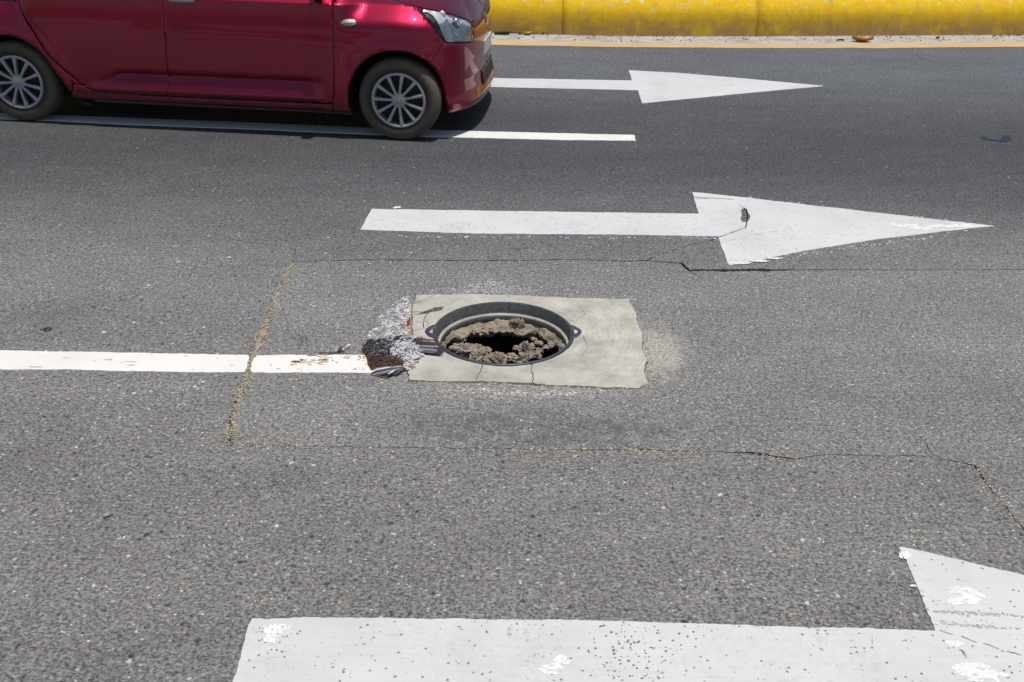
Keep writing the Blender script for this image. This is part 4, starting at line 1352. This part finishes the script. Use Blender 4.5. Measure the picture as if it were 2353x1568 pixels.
def inset(s, z):
    d = 0.0
    if z > .5: d += .020 * ((z - .5) / .3) ** 2
    if z > .79: d += (z - .79) * (1.0 if s < 2.0 else 1.5)
    if z < .215: d += .010 + .05 * sst(.215 - z, .02, .09)
    # pressed crease low on the doors
    w = sst(s, .47 + .17 * (z - .25) / .09 - .02, .47 + .17 * (z - .25) / .09 + .05) * (1 - sst(s, 1.85, 1.97))
    prof = np.interp(z, [.205, .243, .336, .372, .40], [.010, -.010, .028, .000, 0])
    d += float(prof) * w
    # faint feature line at handle height falling forward
    zl = .60 - .022 * (s - .9)
    d -= .0035 * math.exp(-((z - zl) / .016) ** 2) * sst(s, .7, 1.0)
    # front wing leans in above the arch lip, tail likewise
    ws = sst(s, 2.05, 2.22)
    arc = .67 + .03 * math.cos((s - 2.36) * 5)
    d += .135 * sst(z, arc - .03, .84) * ws
    wr = 1 - sst(s, .0, .15)
    d += .105 * sst(z, .62, .83) * wr
    for hub in (FHUB, RHUB):
        r = math.hypot(s - hub[0], z - hub[1])
        d -= .016 * math.exp(-((r - .31) / .055) ** 2)
    return d


def S(t, z):
    """point of the right hand body skin; t runs along the flank and round the corners"""
    if t > S0:
        a = np.interp(min(t, TF) - S0, CL, CP[:, 0]); b = np.interp(min(t, TF) - S0, CL, CP[:, 1])
        k = (np.interp(z, *ZF) - S0) / (SF - S0)
        s = S0 + a * k; f = b / .80
        side = sst(f, .55, .98)
        y = YC - f * (.805 - inset(s, z) * side) if True else 0
        return Vector((s, y, z))
    if t < S1:
        a = np.interp(S1 - max(t, TR), CL, CP[:, 0]); b = np.interp(S1 - max(t, TR), CL, CP[:, 1])
        k = (S1 - np.interp(z, *ZR)) / (SF - S0)
        s = S1 - a * k; f = b / .80
        side = sst(f, .55, .98)
        return Vector((s, YC - f * (.805 - inset(s, z) * side), z))
    return Vector((t, YC - .805 + inset(t, z), z))


nv = Vector((-cu.y, cu.x))


def car_px(x, y):
    """(t, z) on the skin under a sight line of the survey photo"""
    d = _rt * ((x - IMG_W / 2) / F_PX) - _up * ((y - IMG_H / 2) / F_PX) + _fw
    o = Vector((0, 0, CAM_H)) - Vector((c_a.x, c_a.y, 0))
    O = Vector((o.x * cu.x + o.y * cu.y, o.x * nv.x + o.y * nv.y, o.z)) / CS
    D = Vector((d.x * cu.x + d.y * cu.y, d.x * nv.x + d.y * nv.y, d.z))
    Y = 0.0
    ts = np.linspace(S0, TF, 160)
    for _ in range(14):
        k = (Y - O.y) / D.y
        p = O + D * k
        z = max(.1, min(.95, p.z))
        if p.x <= S0: t = p.x
        else:
            xs = [S(q, z).x for q in ts]
            t = float(np.interp(p.x, xs, ts))
        Y = .5 * Y + .5 * S(t, z).y
    return (t, z)


C1 = lambda x, y: car_px(x * 1000 / 2353 / 1.741, y * 620 / 1459 / 1.741)
C2 = lambda x, y: car_px((1000 + x * 1000 / 2353) / 1.741, y * 620 / 1459 / 1.741)


def inset_poly(poly, w):
    n = len(poly); out = []
    A = sum(poly[i][0] * poly[(i + 1) % n][1] - poly[(i + 1) % n][0] * poly[i][1] for i in range(n))
    sg = 1 if A > 0 else -1
    for i in range(n):
        a, b, c = Vector(poly[i - 1]), Vector(poly[i]), Vector(poly[(i + 1) % n])
        d1 = (b - a); d2 = (c - b)
        if d1.length < 1e-7 or d2.length < 1e-7:
            out.append(tuple(b)); continue
        d1.normalize(); d2.normalize()
        n1 = Vector((-d1.y, d1.x)) * sg; n2 = Vector((-d2.y, d2.x)) * sg
        m_ = (n1 + n2)
        m_ = m_ / max(.35, m_.length_squared / 2) if m_.length > 1e-6 else n1
        out.append(tuple(b + m_ * w))
    return out


def densify(poly, step):
    p = [Vector(q) for q in poly] + [Vector(poly[0])]
    return [tuple(q) for q in resample(p, step)[:-1]]


def clean(poly, eps):
    out = []
    for q in poly:
        if not out or (Vector(q) - Vector(out[-1])).length > eps: out.append(q)
    return out


def skin(name, poly, mat, mirror, gap=.0014, push=0.0, step=.022, flange=.018, holes=(), parent=None, smooth=True, surf=None):
    surf = surf or S
    poly = clean(densify(inset_poly(clean(poly, .001), gap), step * .8), .0015)
    a = np.array(poly)
    x0, x1, y0, y1 = a[:, 0].min(), a[:, 0].max(), a[:, 1].min(), a[:, 1].max()
    st = []
    zl = sorted(set(list(np.arange(y0, y1, step)) + [z for z in (.215, .243, .258, .30, .325, .336, .345, .36, .374, .385, .79, .80) if y0 < z < y1]))
    for x in np.arange(x0 + step * .5, x1, step):
        for z in zl: st.append((x, z))
    ok = inside(st, poly)
    st = [q for q, k in zip(st, ok) if k]
    # keep interior points clear of the border
    if st:
        sa = np.array(st); dmin = np.min(np.hypot(sa[:, None, 0] - a[None, :, 0], sa[:, None, 1] - a[None, :, 1]), axis=1)
        st = [q for q, k in zip(st, dmin) if k > step * .3]
    v, f = fill(poly, holes, st)
    vs = []
    for p in v:
        q = surf(p[0], p[1]); q = Vector(q)
        if push: q = q + Vector((0, push, 0))
        vs.append(q)
    nb = len(vs)
    ed = {}
    for t in f:
        for i in range(3): ed[(t[i], t[(i + 1) % 3])] = 1
    fs = list(f); low = {}
    if flange:
        for (i, j) in ed:
            if (j, i) not in ed:
                for q in (i, j):
                    if q not in low:
                        low[q] = len(vs)
                        p = vs[q]; c = Vector((1.15, YC, p.z)); dirn = (c - p); dirn.z = 0
                        dirn = Vector((0, 1, 0)) if S1 < v[q][0] < S0 else dirn.normalized()
                        vs.append(p + dirn * flange)
                fs.append((i, low[i], low[j], j))
    if mirror:
        vs = [Vector((p.x, 2 * YC - p.y, p.z)) for p in vs]
        fs = [tuple(reversed(t)) for t in fs]
    o = mesh_obj(name, [p * CS for p in vs], fs, mat, parent or car, False)
    me = o.data
    if smooth:
        flags = [True] * len(f) + [False] * (len(fs) - len(f))
        me.polygons.foreach_set('use_smooth', flags)
    return o


def arc(c, r, a0, a1, n):
    return [(c[0] + r * math.cos(math.radians(a0 + (a1 - a0) * i / n)), c[1] + r * math.sin(math.radians(a0 + (a1 - a0) * i / n))) for i in range(n + 1)]


f_arch = arc(FHUB, .303, 198, -16, 30)                       # from the sill over the top to the bumper
r_arch = [(-.31, .16)] + arc(RHUB, .292, 172, 20, 24) + [(.30, .30), (.345, .20), (.36, .150)]
hood_px = [(2000 + 0, .842), (2.20, .834)]
HT = [C2(*q) for q in [(1380, 12), (1500, 42), (1640, 78), (1780, 104), (1920, 140), (2030, 178), (2085, 208)]]
HOOD = [(1.93, .86), (2.03, .848), (2.2, .838)] + HT
HOOD = [HOOD[0]] + [q for q in HOOD[1:] if q[0] > 2.0]
tE = HOOD[-1]
HOOD += [(tE[0] + (TF - tE[0]) * k, tE[1] + (.655 - tE[1]) * (k ** .7)) for k in (.25, .5, .75, 1.0)]
HL_PX = [(1612, 112), (1640, 86), (1700, 95), (1800, 115), (1920, 145), (2030, 184), (2085, 216), (2100, 260), (2098, 400), (1990, 408), (1838, 404), (1790, 345), (1735, 270), (1670, 185)]
HL = [C2(*q) for q in HL_PX]
seam = [C2(1838, 404), C2(1800, 445), C2(1745, 520), C2(1692, 592)]
rd_edge = [(.075, .842), (.09, .76), (.115, .68), (.160, .595), (.247, .440), (.345, .335), (.425, .262), (.50, .232), (.62, .219)]
for mir in (False, True):
    fd = [(1.012, .842), (1.008, .785), (.996, .55), (.984, .334), (.968, .216), (1.3, .215), (1.7, .216), (1.96, .217), (2.004, .224), (2.014, .26), (2.023, .40), (2.03, .70), (2.032, .842)]
    d1 = skin('door', fd, M['car'], mir)
    rd = [(1.012, .842)] + rd_edge + [(.80, .217), (.968, .216), (.984, .334), (.996, .55), (1.008, .785)]
    d2 = skin('door', rd, M['car'], mir)
    # front wing: up the door seam, along the bonnet edge, down the headlight and seam, round the arch
    ia = [q for q in f_arch if q[0] < seam[-1][0] - .002]
    wing = [(2.0, .214), (2.004, .224), (2.014, .26), (2.023, .40), (2.03, .70), (2.032, .846)] + [q for q in HOOD if q[0] > 2.05 and q[0] < HL[1][0] - .008] + [HL[1], HL[0], HL[13], HL[12], HL[11]] + seam + list(reversed(ia)) + [(2.10, .140), (2.0, .140)]
    skin('fender', wing, M['car'], mir)
    ib = [q for q in f_arch if q[0] > seam[-1][0] + .004 and q[1] < seam[-1][1] + .02]
    bump = list(reversed(seam)) + [HL[9], HL[8], HL[7], HL[6]] + [q for q in HOOD if q[0] > HL[6][0] + .01] + [(TF, .50), (TF, .35), (TF, .20), (TF, .165), (2.95, .165), (2.80, .165), (2.715, .163)] + list(reversed(ib))
    skin('front_bumper', bump, M['car'], mir)
    sill = [(.36, .150), (.345, .20), (.37, .268)] + [(.425, .256), (.50, .226), (.62, .214)] + [(.80, .212), (1.3, .210), (1.7, .211), (2.0, .212), (2.0, .140), (1.2, .138), (.5, .140)]
    skin('sill', sill, M['car'], mir)
    quarter = [(.07, .842)] + [(q[0] - .004, q[1] - .002) for q in rd_edge[1:7]] + [(.37, .272)] + [(.345, .212)] + list(reversed(r_arch[:-2])) + [(TR, .16), (TR, .842)]
    skin('rear_quarter', quarter, M['car'], mir)
    inner = [(TR, .15), (TR, .83), (1.93, .84)] + [(q[0], q[1] - .012) for q in HOOD[1:]] + [(TF, .23), (2.80, .23), (2.74, .22)] + list(reversed(f_arch)) + [(2.08, .15), (.37, .15)] + list(reversed(r_arch))
    skin('inner_shell', inner, M['void'], mir, .0, .028, .08, 0, (), None, False, lambda t, z: (lambda p: Vector((p.x - (.03 if p.x > 2.6 else 0) + (.03 if p.x < -.5 else 0), p.y, p.z)))(S(t, z)))
    sgn = (lambda y: y) if not mir else (lambda y: 2 * YC - y)
    # wheel housings
    for ar in (f_arch, r_arch):
        vs, fs = [], []
        for q in ar:
            p = S(*q)
            for y in (p.y + .012, .34): vs.append(Vector((p.x, sgn(y), p.z)) * CS)
        for i in range(len(ar) - 1): fs.append((2 * i, 2 * i + 1, 2 * i + 3, 2 * i + 2))
        b = len(vs)
        for q in ar: vs.append(Vector((q[0], sgn(.34), q[1])) * CS)
        fs.append(tuple(range(b, b + len(ar))))
        mesh_obj('wheel_housing', vs, fs, M['void'], car)
    # small flap ahead of the rear wheel
    fv = [(.352, .03, .155), (.44, .035, .135), (.43, .04, .112), (.375, .04, .118), (.352, .16, .155), (.44, .16, .135), (.43, .16, .112), (.375, .16, .118)]
    mesh_obj('wheel_deflector', [Vector((a, sgn(b), c)) * CS for a, b, c in fv], [(0, 1, 2, 3), (4, 7, 6, 5), (0, 4, 5, 1), (1, 5, 6, 2), (2, 6, 7, 3), (3, 7, 4, 0)], M['black'], car)

    # ---- headlight: dark bowl, bezel, mirror bowls and a clear cover
    hl = skin('headlight', HL, M['lens'], mir, .003, 0, .02, .004)
    hc = (sum(q[0] for q in HL) / len(HL), sum(q[1] for q in HL) / len(HL))

    def deep(t, z):
        p = S(t, z)
        e = min(1, math.hypot((t - hc[0]) / .16, (z - hc[1]) / .09))
        return p + Vector((-.014, .026, 0)) * (1 - .5 * e)
    skin('reflector_bowl', HL, M['reflector'], mir, .004, 0, .018, 0, (), hl, True, lambda t, z: deep(t, z) + Vector((0, .003 * math.sin(t * 90), .0)))
    bez = [C2(*q) for q in [(1618, 114), (1665, 112), (1725, 150), (1765, 205), (1800, 290), (1846, 398), (1838, 402), (1790, 345), (1735, 270), (1670, 185)]]
    skin('bezel', bez, M['black'], mir, .001, .003, .015, .01, (), hl)
    for (qx, qy, rr, nm, mt) in ((1940, 235, .034, 'projector', M['chrome']), (1815, 150, .024, 'indicator_bulb', M['reflector']), (1940, 345, .020, 'side_bulb', M['chrome'])):
        t_, z_ = C2(qx, qy)
        bm = bmesh.new()
        bmesh.ops.create_uvsphere(bm, u_segments=20, v_segments=12, radius=rr * CS)
        p = (S(t_, z_) + Vector((-.012, .030, 0)))
        for v in bm.verts: v.co = Vector((v.co.x + p.x * CS, v.co.y * .55 + sgn(p.y) * CS, v.co.z + p.z * CS))
        bm_obj(nm, bm, mt, hl, True)
    # ---- side repeater
    rc = C2(930, 212)
    ov = [(rc[0] + .047 * math.cos(a), rc[1] + .019 * math.sin(a)) for a in np.linspace(0, math.tau, 25)[:-1]]
    rp = skin('side_repeater', ov, M['chrome'], mir, 0, -.007, .02, .012)
    ov2 = [(rc[0] + .030 * math.cos(a), rc[1] + .010 * math.sin(a)) for a in np.linspace(0, math.tau, 17)[:-1]]
    skin('repeater_lens', ov2, plain('amber_clear_lens', (.62, .45, .36), .2), mir, 0, -.011, .02, .005, (), rp)
    # ---- door handles
    for (h0, h1, dd) in ((1.04, 1.205, d1), (.13, .30, d2)):
        vs, fs = [], []
        n = 12
        zt = .792
        for i in range(n + 1):
            t = i / n
            x = h0 + (h1 - h0) * t
            out = .034 * math.sin(math.pi * min(1, max(0, t))) ** .45
            y = S(x, zt).y - .004 - out * .9
            for k in range(8):
                a = k * math.tau / 8
                vs.append(Vector((x, sgn(y + .008 * math.cos(a)), zt + .002 + .016 * math.sin(a))) * CS)
        for i in range(n):
            for k in range(8): fs.append((i * 8 + k, i * 8 + (k + 1) % 8, i * 8 + 8 + (k + 1) % 8, i * 8 + 8 + k))
        mesh_obj('door_handle', vs, fs, M['silver'], dd, True)
    # ---- door mirror
    bm = bmesh.new()
    bmesh.ops.create_icosphere(bm, subdivisions=4, radius=1)
    for v in bm.verts:
        c = v.co
        x = .050 * math.copysign(abs(c.x) ** .75, c.x) * (1.0 if c.x > 0 else .6)
        y = .085 * math.copysign(abs(c.y) ** .7, c.y)
        z = .062 * math.copysign(abs(c.z) ** .7, c.z)
        v.co = Vector((1.945 + x, sgn(-.045 + y), .985 + z - .02 * y)) * CS
    mr = bm_obj('door_mirror', bm, M['car'], car, True)
    mv = [(a_ + .032, b_, c_) for a_, b_, c_ in [(1.872, .12, .86), (1.944, .12, .86), (1.944, .03, .86), (1.872, .03, .86), (1.880, .03, .935), (1.94, .03, .935), (1.94, -.04, .95), (1.885, -.04, .95), (1.878, .14, .93), (1.942, .14, .93)]]
    mesh_obj('mirror_foot', [Vector((a, sgn(b), c)) * CS for a, b, c in mv], [(0, 1, 2, 3), (3, 2, 6, 7), (2, 1, 9, 5, 6), (0, 3, 7, 4, 8), (4, 7, 6, 5), (8, 4, 5, 9)], M['black'], mr)

    # ---- greenhouse side: pillars and roof rail with window openings
    def GH(s, z):
        return Vector((s, .045 + max(0, z - .84) * .30 + .05 * max(0, (z - 1.25) / .12) ** 2, z))
    gh = [(-.52, .846), (-.50, 1.0), (-.36, 1.24), (-.15, 1.335), (.3, 1.375), (.85, 1.38), (1.25, 1.345), (1.48, 1.25), (1.75, 1.08), (2.02, .852), (2.02, .846)]
    w1 = [(1.055, .885), (1.06, 1.27), (1.22, 1.262), (1.40, 1.20), (1.62, 1.06), (1.84, .90), (1.80, .885)]
    w2 = [(.985, .885), (.99, 1.275), (.55, 1.275), (.22, 1.25), (.12, 1.10), (.06, .90), (.1, .885)]
    w3 = [(.0, .90), (.07, 1.10), (.14, 1.22), (-.02, 1.20), (-.16, 1.10), (-.24, .96), (-.2, .90)]
    skin('pillar_frame', gh, M['car'], mir, 0, 0, .05, .02, [w1, w2, w3], None, True, GH)
    for w in (w1, w2, w3): skin('side_window', w, M['glass'], mir, -.004, .010, .1, .004, (), None, True, GH)

    # ---- wheels
    for hub in (FHUB, RHUB):
        wh = empty('wheel'); wh.parent = car
        wh.location = Vector((hub[0], sgn(.085), hub[1])) * CS
        if mir: wh.rotation_euler = (0, 0, math.pi)
        prof = [(.160, -.066), (.168, -.078), (.182, -.084), (.205, -.087), (.226, -.083), (.240, -.070), (.2495, -.052), (.2515, -.02), (.2515, .02), (.2495, .052), (.240, .07), (.205, .087), (.165, .07)]
        bm = lathe([(r * CS, z * CS) for r, z in prof], 72, False)
        for v in bm.verts: v.co = Vector((v.co.x, v.co.z, v.co.y))
        bmesh.ops.recalc_face_normals(bm, faces=bm.faces)
        bm_obj('tyre', bm, M['tyre'], wh, True)
        bm = lathe([(r * CS, z * CS) for r, z in [(.171, -.070), (.166, -.082), (.160, -.085), (.152, -.083), (.148, -.073), (.146, -.03)]], 72, False)
        for v in bm.verts: v.co = Vector((v.co.x, v.co.z, v.co.y))
        bmesh.ops.recalc_face_normals(bm, faces=bm.faces)
        bm_obj('rim', bm, M['silver'], wh, True)
        bm = lathe([(r * CS, z * CS) for r, z in [(.0005, -.040), (.10, -.042), (.149, -.038)]], 48, False)
        for v in bm.verts: v.co = Vector((v.co.x, v.co.z, v.co.y))
        bm_obj('brake_disc', bm, M['rim_dark'], wh, True)
        bm = lathe([(r * CS, z * CS) for r, z in [(.0005, -.086), (.018, -.086), (.021, -.083), (.030, -.082), (.040, -.079), (.046, -.070), (.048, -.05)]], 40, False)
        for v in bm.verts: v.co = Vector((v.co.x, v.co.z, v.co.y))
        bmesh.ops.recalc_face_normals(bm, faces=bm.faces)
        bm_obj('hub_cap', bm, M['silver'], wh, True)
        vs, fs = [], []
        for (r, hw, y) in [(.036, .0085, -.077), (.070, .0085, -.082), (.110, .0100, -.083), (.140, .0122, -.0835), (.156, .0130, -.083)]:
            for (x, yy) in ((-hw, .018), (-hw * .82, 0), (0, -.0025), (hw * .82, 0), (hw, .018)):
                vs.append(Vector((x, y + yy, r)) * CS)
        for i in range(4):
            for j in range(4): fs.append((i * 5 + j, i * 5 + j + 1, i * 5 + j + 6, i * 5 + j + 5))
        sp = mesh_obj('spoke', vs, fs, M['silver'], wh, False)
        ph = 10 if hub is FHUB else 4
        for k in range(11):
            q = sp if k == 0 else sp.copy()
            if k: COL.objects.link(q); q.parent = wh
            q.rotation_euler = (0, math.radians(ph + k * 360 / 11), 0)

# ---- bonnet, windscreen, roof, tail and floor
hp = [S(*q) for q in densify(HOOD[:-1] + [HOOD[-1]], .05)[: ]]
he = resample([Vector(S(*q)) for q in resample([Vector(q) for q in HOOD], .03)], .03)
NN = len(he)
vs, fs = [], []
NV = 16
for i, p in enumerate(he):
    u_ = i / (NN - 1)
    sx = 1.95 + (2.825 - 1.95) * min(1, u_ * 1.0)
    # centre line height falls to the nose
    spine = Vector((max(p.x if p.x < 2.6 else p.x, 1.95), YC, 0))
    spine.x = 1.98 + (2.835 - 1.98) * u_ ** .85
    spine.z = .935 - .085 * u_ - .19 * u_ ** 4
    spine.z = max(spine.z, p.z)
    for j in range(2 * NV + 1):
        v = j / NV
        w = v if v <= 1 else 2 - v
        e = math.sin(w * math.pi / 2)
        q = p.lerp(spine, w)
        q.z = p.z + (spine.z - p.z) * e + .004
        if w < .02: q.z -= .004
        y = p.y + .004 + (YC - p.y - .004) * w
        vs.append(Vector((q.x, y if v <= 1 else 2 * YC - y, q.z)) * CS)
for i in range(NN - 1):
    for j in range(2 * NV):
        a = i * (2 * NV + 1) + j
        fs.append((a, a + 1, a + 2 * NV + 2, a + 2 * NV + 1))
mesh_obj('bonnet', vs, fs, M['car'], car, True)


def GHc(s, z): return Vector((s, .045 + max(0, z - .84) * .30 + .05 * max(0, (z - 1.25) / .12) ** 2, z))


def bridge(name, line, crown, mat, push=0.0, bow=0.0):
    vs, fs = [], []
    n = 14
    for (s, z) in line:
        p = GHc(s, z)
        for j in range(n + 1):
            w = j / n; k = math.sin(w * math.pi)
            vs.append(Vector((p.x + bow * k, p.y + push + (2 * (YC - p.y - push)) * w, p.z + crown * k)) * CS)
    for i in range(len(line) - 1):
        for j in range(n):
            a = i * (n + 1) + j
            fs.append((a, a + 1, a + n + 2, a + n + 1))
    return mesh_obj(name, vs, fs, mat, car, True)


bridge('roof', [(-.36, 1.24), (-.15, 1.335), (.3, 1.375), (.85, 1.38), (1.25, 1.345), (1.30, 1.33)], .05, M['car'])
bridge('windscreen', [(1.30, 1.33), (1.48, 1.25), (1.75, 1.08), (2.02, .852)], .05, M['glass'], .005, .05)
bridge('rear_window', [(-.36, 1.24), (-.50, 1.0)], .02, M['glass'], .005, -.05)
bridge('tailgate', [(-.50, 1.0), (-.52, .846)], .0, M['car'], .0, -.06)
fl_ = [(-.55, .10, .155), (2.60, .10, .155), (2.60, 2 * YC - .10, .155), (-.55, 2 * YC - .10, .155)]
fl2 = [(a, b, c + .05) for a, b, c in fl_]
mesh_obj('floor_pan', [Vector(q) * CS for q in fl_ + fl2], [(0, 3, 2, 1), (4, 5, 6, 7), (0, 1, 5, 4), (1, 2, 6, 5), (2, 3, 7, 6), (3, 0, 4, 7)], M['void'], car)
# cabin filling: dashboard, seats as one dark tub below the windows
cb = [(-.45, .12, .80), (1.95, .12, .80), (1.95, 2 * YC - .12, .80), (-.45, 2 * YC - .12, .80)]
mesh_obj('cabin_tub', [Vector(q) * CS for q in cb], [(0, 1, 2, 3)], M['void'], car)
seat_bm = None
for (sx, sy) in ((1.05, .45), (1.05, 1.13), (.25, .45), (.25, 1.13)):
    bm = bmesh.new()
    bmesh.ops.create_icosphere(bm, subdivisions=3, radius=1)
    for v in bm.verts:
        c = v.co
        v.co = Vector((sx + .07 * math.copysign(abs(c.x) ** .6, c.x) - .10 * c.z, sy + .22 * math.copysign(abs(c.y) ** .6, c.y), .96 + .20 * math.copysign(abs(c.z) ** .6, c.z))) * CS
    bm_obj('seat', bm, M['black'], car, True)
# grille, plate and badge across the nose
nose = lambda y, z, out: Vector((float(np.interp(z, *ZF)) + out, YC + y, z)) * CS
bx = lambda x0, x1, y0, y1, z0, z1: [nose(y0, z0, x0), nose(y1, z0, x0), nose(y1, z1, x0), nose(y0, z1, x0), nose(y0, z0, x1), nose(y1, z0, x1), nose(y1, z1, x1), nose(y0, z1, x1)]
BF = [(0, 3, 2, 1), (4, 5, 6, 7), (0, 1, 5, 4), (1, 2, 6, 5), (2, 3, 7, 6), (3, 0, 4, 7)]
gr = mesh_obj('grille', bx(-.02, .0025, -.24, .24, .24, .33), BF, M['black'], car)
for k in range(4): mesh_obj('grille_bar', bx(.0, .005, -.235, .235, .252 + k * .022, .258 + k * .022), BF, M['chrome'] if k == 3 else M['black'], gr)
M['plate'] = plain('plate_white', (.78, .78, .76), .5)
mesh_obj('number_plate', bx(-.002, .006, -.16, .16, .41, .50), BF, M['plate'], car)
bdg = lathe([(.0005, .006), (.036, .006), (.042, .0)], 24)
for v in bdg.verts: v.co = Vector((v.co.z, v.co.x, v.co.y * .7))
bo = bm_obj('badge', bdg, M['chrome'], car, True)
bo.location = nose(0, .60, .004)
tl = mesh_obj
for mir in (1, -1):
    y = .66 * mir
    mesh_obj('tail_light', [Vector((a, YC + y + b * mir, c)) * CS for a, b, c in [(-.56, .06, .62), (-.50, .12, .62), (-.50, .12, .84), (-.56, .06, .84), (-.60, -.08, .64), (-.60, -.08, .82)]], [(0, 1, 2, 3), (0, 3, 5, 4)], plain('tail_light_red', (.4, .01, .01), .2), car)
